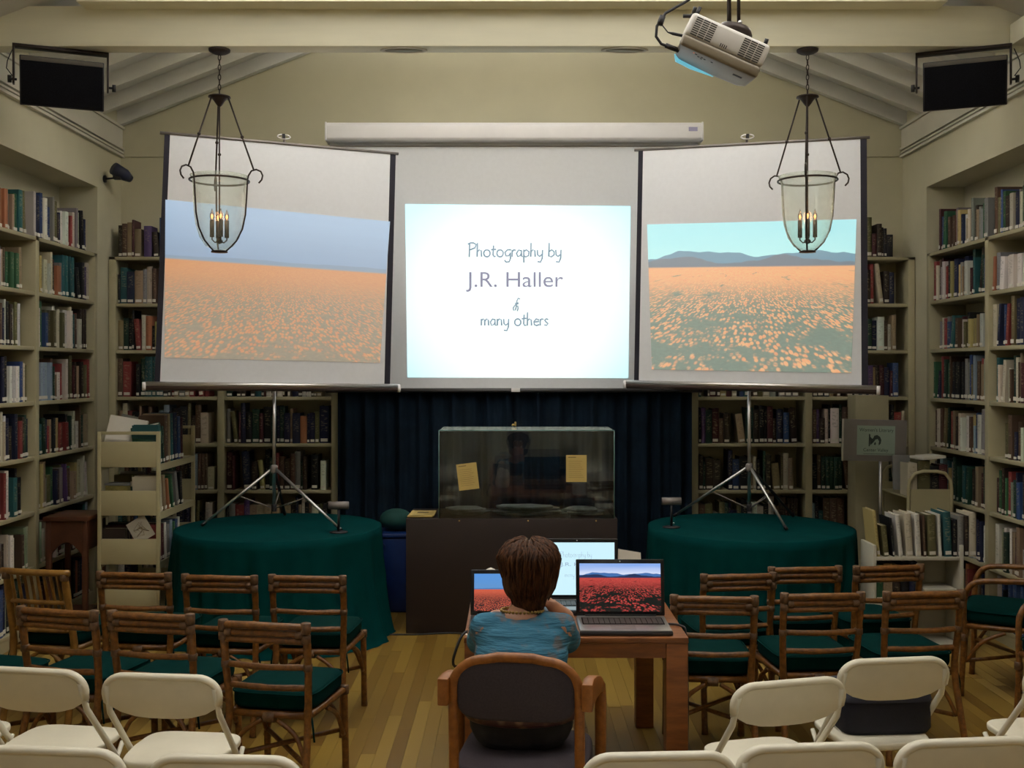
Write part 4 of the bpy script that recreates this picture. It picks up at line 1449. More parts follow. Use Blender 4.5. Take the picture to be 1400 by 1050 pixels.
MB().box((-0.112, -0.112, -h2 - 0.0006), (0.006, 0.006, 0.002), M=BM).obj('standby_light', M_LED, t)
MB().box((0.115, -0.035, -h2 - 0.0002), (0.045, 0.03, 0.0016), M=BM).obj('focus_slot', M_VENT, t)
for x_ in (-w2 * 0.98, w2 * 0.86):
    MB().tube([BM @ Vector((x_, -d2 * 0.8, h2 * 0.95)), BM @ Vector((x_ - 0.004, -d2 * 0.85, h2 * 1.30))], 0.009, 8).obj('foot', M_BLACK, t)
# mount
mc = BM @ Vector((0.02, 0.0, h2 + 0.0))
MB().lathe([(0.0, 0.048), (0.03, 0.046), (0.070, 0.032), (0.084, 0.008), (0.078, -0.004), (0.0, -0.006)], 28, c=(0, 0, 0), M=Matrix.Translation(mc + Vector((0.01, 0, 0.012))) @ Matrix.Rotation(math.radians(16), 4, 'Y')).obj('mount_dome', M_IRON, t)
ztop = roof(pc.x) + 0.06 - pc.z
for dx, r_ in ((-0.012, 0.010), (0.032, 0.008)):
    MB().tube([(mc.x + dx, mc.y, mc.z + 0.03), (mc.x + dx, mc.y, ztop)], r_, 10).obj('mount_pole', M_IRON, t)
MB().box((mc.x + 0.01, mc.y, ztop - 0.01), (0.16, 0.16, 0.02)).obj('ceiling_plate', M_IRON, t)
MB().tube([(mc.x + 0.03, mc.y - 0.03, mc.z + 0.055), (mc.x + 0.03, mc.y - 0.042, mc.z + 0.055)], 0.009, 10).obj('lock_bolt', M_STEEL, t)
I = Matrix.Translation(-pc)
cab = [at(1003, -60, 4.85), at(965, -15, 4.85), at(935, 4, 4.85), at(910, 18, 4.85), at(898, 36, 4.85), at(897, 50, 4.85), at(904, 60, 4.86), at(915, 64, 4.86), at(930, 68, 4.88)]
MB().tube(cab, 0.0065, 8, M=I).obj('video_cable', M_CABLE, t)
MB().tube([at(906, 22, 4.85), at(902, 34, 4.85)], 0.014, 10, M=I).obj('ferrite', M_CABLE, t)
MB().tube([at(905, 34, 4.85), at(913, 44, 4.85), at(920, 46, 4.85), at(934, 49, 4.87)], [0.003, 0.003, 0.007, 0.007], 8, M=I).obj('small_cable', M_CABLE, t)
MB().tube([at(910, 62, 4.86), at(928, 69, 4.87)], 0.012, 8, M=I).obj('plug', M_CABLE, t)
MB().tube([at(934, 22, 4.85), at(944, 22, 4.85), at(954, 17, 4.85), at(957, 10, 4.85)], 0.009, 8, M=I).obj('safety_clip', M_CABLE, t)

# ------------------------------------------------------------------ clip spotlight on the pier
p = at(143, 244, 8.6)
t = thing('wall_spotlight', 'small black spotlight on an arm fixed to wall above end of shelves', 'spotlight', (-HW, 8.62, p.z))
MB().tube([(0.0, 0, 0), (0.014, 0, 0)], 0.030, 14).obj('wall_plate', M_BLACK, t)
MB().tube([(0.01, 0, 0), (0.11, -0.02, 0.005)], 0.008, 8).obj('arm', M_BLACK, t)
MB().tube([(0.10, -0.06, 0.075), (0.16, 0.02, 0.035), (0.19, 0.07, 0.01)], [0.052, 0.050, 0.03], 12).obj('lamp_head', mat('dark_blue_black', (0.015, 0.02, 0.05), 0.4, 0.1), t)
MB().box((0.115, -0.02, 0.01), (0.06, 0.05, 0.04)).obj('swivel', M_BLACK, t, 0.006)
MB().tube([(0.14, 0, 0.0), (0.20, 0.02, -0.01), (0.22, 0.03, 0.02), (0.19, 0.03, 0.04)], 0.002, 6).obj('cord', M_CABLE, t)

# ================================================================== TABLE WITH LAPTOPS
TX0, TX1, TY0, TY1 = -0.20, 0.735, 4.41, 5.58
t = thing('work_table', 'orange-brown square-legged wooden table carrying three laptops', 'table', (0, 0, 0))
MB().bb(TX0, TX1, TY0, TY1, 0.715, 0.74).obj('tabletop', M_TABLEWOOD, t, 0.004)
for x_ in (TX0, TX1 - 0.095):
    for y_ in (TY0, TY1 - 0.095):
        MB().bb(x_ + 0.002, x_ + 0.093, y_ + 0.002, y_ + 0.093, 0, 0.7145).obj('leg', M_TABLEWOOD, t, 0.004)
for (x0, x1, y0, y1) in ((TX0 + 0.095, TX1 - 0.095, TY0 + 0.004, TY0 + 0.03), (TX0 + 0.095, TX1 - 0.095, TY1 - 0.03, TY1 - 0.004), (TX0 + 0.004, TX0 + 0.03, TY0 + 0.095, TY1 - 0.095), (TX1 - 0.03, TX1 - 0.004, TY0 + 0.095, TY1 - 0.095)):
    MB().bb(x0, x1, y0, y1, 0.655, 0.7145).obj('apron', M_TABLEWOOD, t)


def laptop(label, x0, x1, yf, yh, lidh, tilt, picm, deck, rz=0.0, text=None):
    w_ = x1 - x0
    dp = yh - yf
    t = thing('laptop', label, 'laptop', ((x0 + x1) / 2, yf, 0.7405), rz, 'laptops on the work table')
    MB().bb(-w_ / 2, w_ / 2, 0, dp, 0, 0.020).obj('base', M_LAPTOP, t, 0.006)
    d_ = MB().bb(-w_ / 2 + 0.004, w_ / 2 - 0.004, 0.004, dp - 0.004, 0.0195, 0.0225).obj('deck', deck, t, 0.001)
    MB().bb(-w_ / 2 + 0.02, w_ / 2 - 0.02, dp * 0.40, dp * 0.85, 0.0222, 0.0235).obj('keyboard_tray', M_BEZEL, t)
    mb = MB()
    nc, nr = 15, 5
    for i in range(nc):
        for j in range(nr):
            kx = -w_ / 2 + 0.024 + (w_ - 0.048) * (i + 0.5) / nc
            ky = dp * 0.42 + dp * 0.41 * (j + 0.5) / nr
            mb.box((kx, ky, 0.0245), ((w_ - 0.048) / nc - 0.003, dp * 0.41 / nr - 0.003, 0.003))
    o = mb.obj('keys', M_KEYS, t)
    o['kind'] = 'stuff'
    MB().bb(-0.06, 0.045, dp * 0.08, dp * 0.33, 0.0224, 0.0232).obj('touchpad', M_LAPSILVER if deck is not M_LAPSILVER else M_GREYMETAL, t)
    MB().bb(-w_ / 2 + 0.02, w_ / 2 - 0.02, dp * 0.88, dp * 0.93, 0.0224, 0.0240).obj('speaker_strip', M_LAPSILVER, t)
    Ml = Matrix.Translation((0, dp - 0.008, 0.018)) @ Matrix.Rotation(-tilt, 4, 'X')
    MB().bb(-w_ / 2, w_ / 2, 0, 0.009, 0.006, lidh, M=Ml).obj('lid', M_BEZEL, t, 0.004)
    MB().bb(-w_ / 2 * 0.8, w_ / 2 * 0.8, -0.004, 0.010, -0.004, 0.012, M=Ml).obj('hinge', M_LAPTOP, t)
    m_ = 0.016
    zb_, zt_ = 0.024, lidh - 0.018
    cs = [Ml @ Vector(q) for q in ((-w_ / 2 + m_, -0.0008, zb_), (w_ / 2 - m_, -0.0008, zb_), (w_ / 2 - m_, -0.0008, zt_), (-w_ / 2 + m_, -0.0008, zt_))]
    pc = panel_uv('screen', cs, picm, t, 1)
    MB().ball(Ml @ Vector((0, 0, lidh - 0.009)), 0.003, 8, 6).obj('webcam', M_STEEL, t)
    if text:
        r3 = Ml.to_3x3()
        ri, up = r3 @ Vector((1, 0, 0)), r3 @ Vector((0, 0, 1))
        sw, sh = w_ - 2 * m_, zt_ - zb_
        O = lambda a, b: cs[0] + ri * (sw * a) + up * (sh * b) + (r3 @ Vector((0, -0.0012, 0)))
        stroke_text('lettering', 'Photography by', O(0.28, 0.72), ri, up, sw * 0.42, 0.0008, M_LAPTEXT, pc, None)
        o = place_text('lettering', 'J.R. Haller', O(0.28, 0.53), ri, up, sw * 0.44, sh * 0.09, M_LAPTEXT, pc)
        stroke_text('lettering', 'many others', O(0.34, 0.34), ri, up, sw * 0.30, 0.0007, M_LAPTEXT, pc, None)
        stroke_text('lettering', '&', O(0.48, 0.43), ri, up, sw * 0.03, 0.0006, M_LAPTEXT, pc, None)
    return t


laptop('open laptop with red poppy field and hills on screen, beside woman', 0.282, 0.675, 4.435, 4.71, 0.252, math.radians(8), M_PICLAP, M_LAPSILVER, -0.01)
laptop('open laptop with white title slide on screen, behind the other laptops', 0.115, 0.505, 4.80, 5.06, 0.290, math.radians(3), M_LAPSLIDE, M_LAPTOP, 0.0, True)
laptop('small open laptop with blue sky and red field on screen, half hidden by woman', -0.185, 0.105, 4.50, 4.72, 0.205, math.radians(14), M_PICLAP2, M_LAPTOP, 0.0)
o = MB().box((0, 0, 0.004), (0.035, 0.013, 0.008)).obj('memory_stick', M_PAPER, None, 0.002)
o.location = (-0.178, 4.44, 0.7405)
tag(o, 'white memory stick at table edge next to the small laptop', 'memory stick')
# leaning sheet behind the laptop and crumpled tissue
a, b = at(846, 752, 5.40), at(876, 757, 5.40)
t = thing('paper_card', 'folded white paper card standing behind the laptop with red field', 'card', (a.x, 5.40, 0.7405))
MB().add([(0, 0, 0), (0.12, -0.01, 0), (0.115, 0.03, b.z - 0.7405), (0, 0.03, a.z - 0.7405), (0, 0.002, 0), (0.12, -0.008, 0), (0.115, 0.032, b.z - 0.7405), (0, 0.032, a.z - 0.7405)],
         [(0, 1, 2, 3), (7, 6, 5, 4), (0, 4, 5, 1), (1, 5, 6, 2), (2, 6, 7, 3), (3, 7, 4, 0)]).obj('sheet', M_PAPER, t)
MB().add([(0, 0.0325, a.z - 0.7405), (0.115, 0.0325, b.z - 0.7405), (0.118, 0.10, 0), (0.0, 0.10, 0)], [(0, 1, 2, 3)]).obj('rear_fold', M_PAPER, t)
mb = MB().ball((0, 0, 0.03), (0.05, 0.025, 0.03), 14, 8).ball((0.045, 0.01, 0.028), (0.035, 0.025, 0.028), 12, 8).ball((-0.03, 0.012, 0.02), (0.03, 0.03, 0.02), 12, 8)
o = mb.obj('paper_bundle', M_PAPER)
p = at(671, 777, 4.93)
o.location = (p.x, 4.93, 0.7405)
o.scale = (1, 1, (p.z - 0.7405 + 0.004) / 0.06)
tag(o, 'crumpled white paper standing behind the small laptop', 'paper')
# cables
def cable(label, pts, r=0.005, name='cable'):
    # smooth through the given points
    pts = [Vector(p) for p in pts]
    out = []
    for i in range(len(pts) - 1):
        p0, p1, p2, p3 = pts[max(i - 1, 0)], pts[i], pts[i + 1], pts[min(i + 2, len(pts) - 1)]
        for j in range(5):
            s = j / 5
            out.append(0.5 * ((2 * p1) + (p2 - p0) * s + (2 * p0 - 5 * p1 + 4 * p2 - p3) * s * s + (3 * p1 - p0 - 3 * p2 + p3) * s ** 3))
    out.append(pts[-1])
    o = MB().tube(out, r, 6).obj(name, M_CABLE)
    return tag(o, label, 'cable')


cable('black cable hanging in a loop off table edge beside the small laptop', [(-0.16, 4.52, 0.745), (-0.205, 4.47, 0.742), (-0.235, 4.44, 0.68), (-0.245, 4.44, 0.62), (-0.20, 4.46, 0.57), (-0.10, 4.5, 0.30), (-0.09, 4.55, 0.006), (0.05, 4.7, 0.006)], 0.006)
cable('thin black cable hanging below table between woman and table leg', [(0.20, 4.60, 0.65), (0.205, 4.42, 0.62), (0.215, 4.41, 0.45), (0.22, 4.43, 0.2), (0.24, 4.5, 0.005), (0.33, 4.62, 0.005)], 0.004)
cable('black cable trailing over floor from table cloth to pedestal', [(-1.16, 7.9, 0.005), (-1.10, 7.62, 0.005), (-0.98, 7.44, 0.005), (-0.70, 7.42, 0.005), (-0.3, 7.40, 0.005), (-0.1, 6.6, 0.005)], 0.006)
cable('black cable dropping from laptop with red field along table corner', [(0.68, 4.62, 0.748), (0.735, 4.60, 0.743), (0.752, 4.58, 0.70), (0.756, 4.56, 0.4), (0.75, 4.55, 0.10), (0.78, 4.6, 0.006), (0.70, 4.8, 0.006)], 0.005)
t = thing('power_strip', 'pale blue power strip lying on floor under the oak armchair', 'power strip', (0.30, 4.12, 0), 0.2)
MB().bb(-0.14, 0.14, -0.03, 0.03, 0, 0.035).obj('body', mat('pale_blue_plastic', (0.10, 0.17, 0.24), 0.5, 0.05), t, 0.006)
for i in range(4):
    MB().bb(-0.11 + i * 0.055, -0.085 + i * 0.055, -0.014, 0.014, 0.0345, 0.037).obj('socket', M_BLACK, t)
MB().tube([(0.13, 0, 0.02), (0.2, 0.02, 0.01), (0.22, -0.06, 0.02), (0.15, -0.08, 0.012), (0.05, -0.06, 0.012), (0.0, -0.1, 0.01)], 0.005, 6).obj('cord', M_CABLE, t)

# ================================================================== OAK ARMCHAIR
AX, AY = 0.012, 3.62
t = thing('armchair', 'oak-framed armchair with warm grey upholstery, woman seated in it', 'chair', (AX, AY, 0), math.radians(-8))
hw_, zt_ = 0.218, 0.872
r_ = 0.115
arch = [(-hw_, 0.03, 0.0), (-hw_, 0.03, 0.30), (-hw_, 0.02, 0.55), (-hw_, 0.0, zt_ - r_)]
for i in range(1, 9):
    a = PI - i * PI / 2 / 8
    arch.append((-hw_ + r_ + r_ * math.cos(a), 0, zt_ - r_ + r_ * math.sin(a) * 0.9 + 0.0))
top = [(x_, 0, zt_ - 0.0115 + 0.010 * math.cos(x_ / hw_ * 1.2)) for x_ in (-0.06, 0.0, 0.06)]
full = arch + top + [(-x_, y_, z_) for x_, y_, z_ in arch[::-1]]
MB().tube(full, 0.018, 10, flat=0.9).obj('back_frame', M_OAK, t)
pts = []
for i in range(0, 40):
    a = 2 * PI * i / 40
    ca, sa = math.cos(a), math.sin(a)
    e = 0.42
    pts.append((0.203 * math.copysign(abs(ca) ** e, ca), 0.755 + 0.103 * math.copysign(abs(sa) ** (e * 1.15), sa)))
MB().prism(pts, -0.012, 0.045).obj('backrest', M_UPHOL, t, 0.012, seg=3)
pts = []
for i in range(0, 36):
    a = 2 * PI * i / 36
    ca, sa = math.cos(a), math.sin(a)
    pts.append((0.238 * math.copysign(abs(ca) ** 0.35, ca), 0.27 + 0.235 * math.copysign(abs(sa) ** 0.35, sa)))
Mz = Matrix(((1, 0, 0, 0), (0, 0, 1, 0), (0, 1, 0, 0), (0, 0, 0, 1)))
MB().prism(pts[::-1], 0.395, 0.468, M=Matrix(((1, 0, 0, 0), (0, 0, 1, 0), (0, 1, 0, 0), (0, 0, 0, 1)))).obj('seat', M_UPHOL, t, 0.018, seg=3)
MB().bb(-0.20, 0.20, 0.05, 0.08, 0.34, 0.393).obj('rear_rail', M_OAK, t, 0.003)
for s_ in (-1, 1):
    MB().bb(s_ * 0.225 - 0.014, s_ * 0.225 + 0.014, 0.045, 0.42, 0.34, 0.393).obj('side_rail', M_OAK, t, 0.003)
    path = [(0.247, -0.035, 0.752, 0.047), (0.247, 0.05, 0.750, 0.046), (0.252, 0.16, 0.735, 0.040), (0.258, 0.27, 0.712, 0.032), (0.262, 0.34, 0.690, 0.026)]
    mb = MB()
    vs, fs = [], []
    for (x_, y_, z_, hh) in path:
        for dx, dz in ((-0.019, -hh), (0.019, -hh), (0.019, hh), (-0.019, hh)):
            vs.append((s_ * (x_ + dx), y_, z_ + dz))
    for i in range(len(path) - 1):
        for j in range(4):
            q = (i * 4 + j, i * 4 + (j + 1) % 4, (i + 1) * 4 + (j + 1) % 4, (i + 1) * 4 + j)
            fs.append(q if s_ > 0 else q[::-1])
    fs += [(3, 2, 1, 0), (16, 17, 18, 19)] if s_ > 0 else [(0, 1, 2, 3), (19, 18, 17, 16)]
    mb.add(vs, fs)
    mb.obj('armrest', M_OAK, t, 0.006)
    MB().tube([(s_ * 0.262, 0.335, 0.705), (s_ * 0.266, 0.372, 0.680), (s_ * 0.268, 0.385, 0.62), (s_ * 0.268, 0.38, 0.40), (s_ * 0.266, 0.37, 0.0)], [0.018, 0.022, 0.022, 0.021, 0.019], 10).obj('leg', M_OAK, t)
    MB().tube([(s_ * 0.22, 0.37, 0.37), (s_ * 0.268, 0.38, 0.37)], 0.014, 8).obj('peg', M_OAK, t)
    MB().tube([(s_ * 0.215, 0.02, 0.735), (s_ * 0.250, 0.01, 0.735)], 0.014, 8).obj('peg', M_OAK, t)

# ================================================================== WOMAN
PXC = 0.035


def capsule_chain(mb, pts, sub=6, nu=14, nv=9):
    """pts: (x, y, z, r) or (x, y, z, rx, ry, rz)"""
    full = []
    for a, b in zip(pts[:-1], pts[1:]):
        a = a if len(a) == 6 else (*a[:3], a[3], a[3], a[3])
        b = b if len(b) == 6 else (*b[:3], b[3], b[3], b[3])
        d = math.dist(a[:3], b[:3])
        n = max(1, int(d / (0.45 * min(min(a[3:]), min(b[3:])))))
        for i in range(n + 1):
            s = i / n
            full.append([a[q] * (1 - s) + b[q] * s for q in range(6)])
    if len(pts) == 1:
        a = pts[0]
        full = [a if len(a) == 6 else (*a[:3], a[3], a[3], a[3])]
    for c in full:
        mb.ball(c[:3], c[3:], nu, nv)


def remesh(o, vox, smooth=4):
    m = o.modifiers.new('remesh', 'REMESH')
    m.mode = 'VOXEL'
    m.voxel_size = vox
    m.use_smooth_shade = True
    s = o.modifiers.new('smooth', 'SMOOTH')
    s.factor = 0.5
    s.iterations = smooth
    return o


person = thing('person', 'woman with short brown hair and turquoise printed top, seated at laptops, back turned', 'person', (PXC, 3.95, 0))
mb = MB()
B = 0.0
# local frame: x right, y forward, origin under the hips
# trunk
capsule_chain(mb, [(0, -0.02, 0.555, 0.155, 0.115, 0.10), (0, 0.0, 0.66, 0.135, 0.10, 0.09), (0, 0.03, 0.77, 0.140, 0.10, 0.09), (0, 0.055, 0.86, 0.145, 0.090, 0.07), (0, 0.06, 0.905, 0.11, 0.07, 0.04)])
# neck, head
capsule_chain(mb, [(0.0, 0.065, 0.91, 0.060), (0.020, 0.085, 0.975, 0.052)])
HX, HYc, HZ = 0.030, 0.115, 1.070
mb.ball((HX, HYc - 0.005, HZ + 0.022), (0.076, 0.095, 0.092), 20, 14)
mb.ball((HX, HYc + 0.040, HZ - 0.045), (0.056, 0.058, 0.068), 16, 12)
mb.ball((HX, HYc + 0.055, HZ - 0.085), (0.030, 0.034, 0.026), 12, 8)
mb.ball((HX, HYc + 0.102, HZ - 0.026), (0.013, 0.018, 0.024), 10, 8)   # nose
for s_ in (-1, 1):
    mb.ball((HX + s_ * 0.078, HYc - 0.002, HZ - 0.018), (0.010, 0.022, 0.033), 10, 8)   # ears
# arms: left reaches to the keyboard, right elbow on the table and hand at the chin
SHL, SHR = (-0.138, 0.05, 0.880), (0.152, 0.05, 0.880)
ELL, WRL = (-0.180, 0.33, 0.785), (-0.105, 0.540, 0.815)
ELR, WRR = (0.205, 0.36, 0.785), (0.122, 0.235, 0.925)
capsule_chain(mb, [(-0.10, 0.05, 0.885, 0.055), (*SHL, 0.055), (-0.160, 0.17, 0.835, 0.044), (*ELL, 0.038), (-0.165, 0.45, 0.79, 0.034), (*WRL, 0.024)])
capsule_chain(mb, [(0.10, 0.05, 0.885, 0.055), (*SHR, 0.055), (0.175, 0.19, 0.835, 0.044), (*ELR, 0.037), (0.18, 0.31, 0.86, 0.035), (*WRR, 0.025)])


def hand(mb, wr, d, side, n, s_, curl):
    """palm along d from the wrist; side: across the palm towards the little finger; n: back-of-hand normal"""
    wr, d, side, n = Vector(wr), Vector(d).normalized(), Vector(side).normalized(), Vector(n).normalized()
    for q in range(4):
        base = wr + d * 0.025
        tip = wr + d * 0.085 + side * ((q - 1.5) * 0.019)
        capsule_chain(mb, [(*base, 0.018), (*tip, 0.0125)])
        L = (0.040, 0.045, 0.042, 0.032)[q]
        p1 = tip
        ang = curl * 0.5
        p = p1
        rr_ = 0.0092
        ch = [(*p, rr_)]
        for kk in range(3):
            dd = d * math.cos(ang) - n * math.sin(ang) + side * ((q - 1.5) * 0.06)
            p = p + dd * L * (0.95, 0.62, 0.48)[kk]
            rr_ *= 0.92
            ch.append((*p, rr_))
            ang += curl
        capsule_chain(mb, ch)
    tb = wr + d * 0.025 - side * 0.018
    t1 = tb - side * 0.028 + d * 0.022 - n * 0.010
    t2 = t1 - side * 0.010 + d * 0.030 - n * 0.008
    t3 = t2 + d * 0.022 - n * 0.006
    capsule_chain(mb, [(*tb, 0.014), (*t1, 0.0115), (*t2, 0.0100), (*t3, 0.0085)])


hand(mb, WRL, (0.35, 0.93, -0.08), (-0.93, 0.35, 0), (0, 0.1, 1), 1, 0.38)
hand(mb, WRR, (-0.62, -0.02, 0.62), (0.35, 0.75, 0.3), (0.5, -0.6, 0.6), 1, 0.75)
# legs under the table
for s_ in (-1, 1):
    capsule_chain(mb, [(s_ * 0.085, 0.02, 0.545, 0.090), (s_ * 0.095, 0.25, 0.545, 0.072), (s_ * 0.10, 0.47, 0.535, 0.058), (s_ * 0.10, 0.50, 0.36, 0.052), (s_ * 0.10, 0.49, 0.16, 0.038), (s_ * 0.10, 0.49, 0.085, 0.034)])
    capsule_chain(mb, [(s_ * 0.10, 0.47, 0.045, 0.034), (s_ * 0.105, 0.58, 0.035, 0.030), (s_ * 0.11, 0.66, 0.028, 0.024)])
body = remesh(mb.obj('body', M_SKIN, person), 0.0075, 3)
# facial details
for s_ in (-1, 1):
    MB().ball((HX + s_ * 0.030, HYc + 0.083, HZ + 0.002), 0.0115, 10, 8).obj('eye', mat('eye_white', (0.6, 0.58, 0.55), 0.3, 0.0) if s_ < 0 else bpy.data.materials['eye_white'], person)
    MB().tube([(HX + s_ * 0.014, HYc + 0.092, HZ + 0.022), (HX + s_ * 0.032, HYc + 0.093, HZ + 0.027), (HX + s_ * 0.050, HYc + 0.080, HZ + 0.020)], 0.003, 6).obj('eyebrow', M_HAIR, person)
MB().ball((HX, HYc + 0.096, HZ - 0.062), (0.022, 0.008, 0.007), 12, 6).obj('mouth', mat('lips', (0.40, 0.12, 0.10), 0.4, 0.0), person)
# blouse
mb = MB()
capsule_chain(mb, [(0, -0.02, 0.665, 0.182, 0.137, 0.05), (0, 0.0, 0.70, 0.172, 0.130, 0.09), (0, 0.028, 0.79, 0.180, 0.125, 0.09), (0.004, 0.045, 0.845, 0.186, 0.105, 0.075), (0.006, 0.055, 0.888, 0.165, 0.080, 0.050)], nu=20, nv=12)
capsule_chain(mb, [(-0.09, 0.05, 0.890, 0.054), (-0.142, 0.05, 0.884, 0.054), (-0.150, 0.09, 0.845, 0.053), (-0.158, 0.16, 0.805, 0.056)])
capsule_chain(mb, [(0.09, 0.05, 0.890, 0.054), (0.156, 0.05, 0.884, 0.054), (0.166, 0.09, 0.845, 0.053), (0.178, 0.17, 0.808, 0.056)])
# cap-sleeve hems
remesh(mb.obj('blouse', M_BLOUSE, person), 0.009, 5)
# trousers
mb = MB()
capsule_chain(mb, [(-0.07, -0.02, 0.555, 0.125, 0.125, 0.105), (0.07, -0.02, 0.555, 0.125, 0.125, 0.105)])
capsule_chain(mb, [(0, -0.015, 0.62, 0.165, 0.125, 0.06)])
for s_ in (-1, 1):
    capsule_chain(mb, [(s_ * 0.085, 0.02, 0.55, 0.100), (s_ * 0.095, 0.25, 0.55, 0.082), (s_ * 0.10, 0.475, 0.537, 0.068), (s_ * 0.10, 0.505, 0.36, 0.063), (s_ * 0.10, 0.495, 0.13, 0.056)])
remesh(mb.obj('trousers', M_TROUSER, person), 0.009, 5)
mb = MB()
hem = [(0.200 * math.cos(a), -0.02 + 0.138 * math.sin(a), 0.592) for a in [2 * PI * i / 40 for i in range(40)]]
mb.tube(hem, 0.022, 8, closed=True, flat=0.5)
mb.obj('patterned_hem', M_PATTERN, person)
for s_ in (-1, 1):
    mb = MB()
    capsule_chain(mb, [(s_ * 0.10, 0.455, 0.040, 0.040), (s_ * 0.105, 0.57, 0.036, 0.036), (s_ * 0.112, 0.68, 0.030, 0.030)])
    remesh(mb.obj('shoe', M_SHOE, person), 0.008, 3)
# necklace
mb = MB()
for i in range(34):
    a = 2 * PI * i / 34
    mb.ball((0.004 + 0.079 * math.cos(a), 0.070 + 0.078 * math.sin(a), 0.9435 - 0.006 * math.sin(a)), 0.0062, 8, 6)
o = mb.obj('necklace', M_GOLDBEAD, person)
o['kind'] = 'stuff'
# hair: rounded layered cap plus locks
mb = MB()
mb.ball((HX, HYc - 0.012, HZ + 0.045), (0.103, 0.112, 0.088), 24, 16)
mb.ball((HX, HYc - 0.050, HZ - 0.005), (0.100, 0.075, 0.092), 20, 14)
mb.ball((HX - 0.055, HYc - 0.02, HZ - 0.01), (0.050, 0.070, 0.085), 16, 12)
mb.ball((HX + 0.055, HYc - 0.02, HZ - 0.01), (0.050, 0.070, 0.085), 16, 12)
capsule_chain(mb, [(HX, HYc - 0.068, HZ - 0.04, 0.082, 0.045, 0.05), (HX, HYc - 0.062, HZ - 0.105, 0.062, 0.036, 0.04), (HX, HYc - 0.055, HZ - 0.145, 0.045, 0.026, 0.02)])
rh = random.Random(12)
hair = remesh(mb.obj('hair', M_HAIR, person), 0.009, 3)
mb = MB()
C0 = Vector((HX, HYc - 0.012, HZ + 0.055))
for i in range(260):
    a = rh.uniform(0, 2 * PI)
    # start near the crown, fall outward and down the sides and nape
    back = -math.sin(a)
    if back < -0.55:
        continue
    pts, rad = [], []
    tstart = rh.uniform(0.12, 0.9)
    tend = rh.uniform(1.75, 2.22) if back > 0.2 else rh.uniform(1.45, 1.95)
    n = 9
    tw = rh.uniform(-0.55, 0.55)
    pf = rh.uniform(0.95, 1.12)
    wv = rh.uniform(0.002, 0.007)
    wp = rh.uniform(0, 6)
    for j in range(n):
        s = j / (n - 1)
        th = tstart + (tend - tstart) * s
        aa = a + tw * s
        rx, ry, rz = 0.108, 0.118, 0.086
        x_ = C0.x + rx * math.sin(th) * math.cos(aa)
        y_ = C0.y + ry * math.sin(th) * math.sin(aa)
        z_ = C0.z + rz * math.cos(th)
        if th > 1.5:
            x_ = C0.x + (rx * math.cos(aa)) * (1 - 0.42 * (th - 1.5) - 0.5 * max(0, th - 1.95) ** 1.0)
            y_ = C0.y + (ry * math.sin(aa)) * (1 - 0.20 * (th - 1.5))
            z_ = C0.z - 0.165 * (th - 1.5) * (1.20 if back > 0.2 else 0.85)
        q_ = Vector((x_, y_, z_)) - C0
        q_ *= 1 + (pf - 1) * s
        x_, y_, z_ = C0 + q_
        x_ += wv * math.sin(wp + 7 * s)
        z_ += wv * 0.6 * math.cos(wp + 6 * s)
        pts.append((x_, y_, z_))
        rad.append(0.0085 * math.sin(PI * (0.15 + 0.8 * s)) + 0.0015)
    mb.tube(pts, rad, 6, flat=0.55)
o = mb.obj('hair_locks', M_HAIR, hair)
o['kind'] = 'stuff'

# ================================================================== RATTAN CHAIRS
def cane(pts, r, n=8, seg=5, node=0.14, wob=0.0):
    """cane pole through points with slight swollen nodes"""
    P_ = [Vector(p) for p in pts]
    out, rad = [], []
    L = sum((b - a).length for a, b in zip(P_[:-1], P_[1:]))
    acc = 0.0
    for i in range(len(P_) - 1):
        p0, p1, p2, p3 = P_[max(i - 1, 0)], P_[i], P_[i + 1], P_[min(i + 2, len(P_) - 1)]
        for j in range(seg):
            s = j / seg
            q = 0.5 * ((2 * p1) + (p2 - p0) * s + (2 * p0 - 5 * p1 + 4 * p2 - p3) * s * s + (3 * p1 - p0 - 3 * p2 + p3) * s ** 3)
            out.append(q)
            d = ((acc + (p2 - p1).length * s) % node) / node
            rad.append(r * (1.10 if d < 0.16 else 1.0))
        acc += (P_[i + 1] - P_[i]).length
    out.append(P_[-1])
    rad.append(r)
    return MB().tube(out, rad, n)


def wrap(c, d, r, w_=0.03):
    d = Vector(d).normalized()
    c = Vector(c)
    return MB().tube([c - d * w_ / 2, c - d * w_ * 0.45, c + d * w_ * 0.45, c + d * w_ / 2], [r * 0.9, r, r, r * 0.9], 10)


def super_slab(rx, ry, z0, z1, e=0.4, crown=0.0):
    k_ = 40
    def ring(f, z):
        o_ = []
        for i in range(k_):
            a = 2 * PI * i / k_
            ca, sa = math.cos(a), math.sin(a)
            o_.append((rx * f * math.copysign(abs(ca) ** e, ca), ry * f * math.copysign(abs(sa) ** e, sa), z))
        return o_
    h = z1 - z0
    rings = [ring(0.0, z0), ring(0.93, z0), ring(0.98, z0 + h * 0.12), ring(1.0, z0 + h * 0.3), ring(1.0, z0 + h * 0.72), ring(0.985, z0 + h * 0.88), ring(0.95, z0 + h * 0.97), ring(0.8, z1 + crown * 0.5), ring(0.4, z1 + crown), ring(0.0, z1 + crown)]
    vs = sum(rings, [])
    fs = []
    for i in range(len(rings) - 1):
        for j in range(k_):
            j2 = (j + 1) % k_
            fs.append((i * k_ + j, i * k_ + j2, (i + 1) * k_ + j2, (i + 1) * k_ + j))
    return MB().add(vs, fs, 0, True)


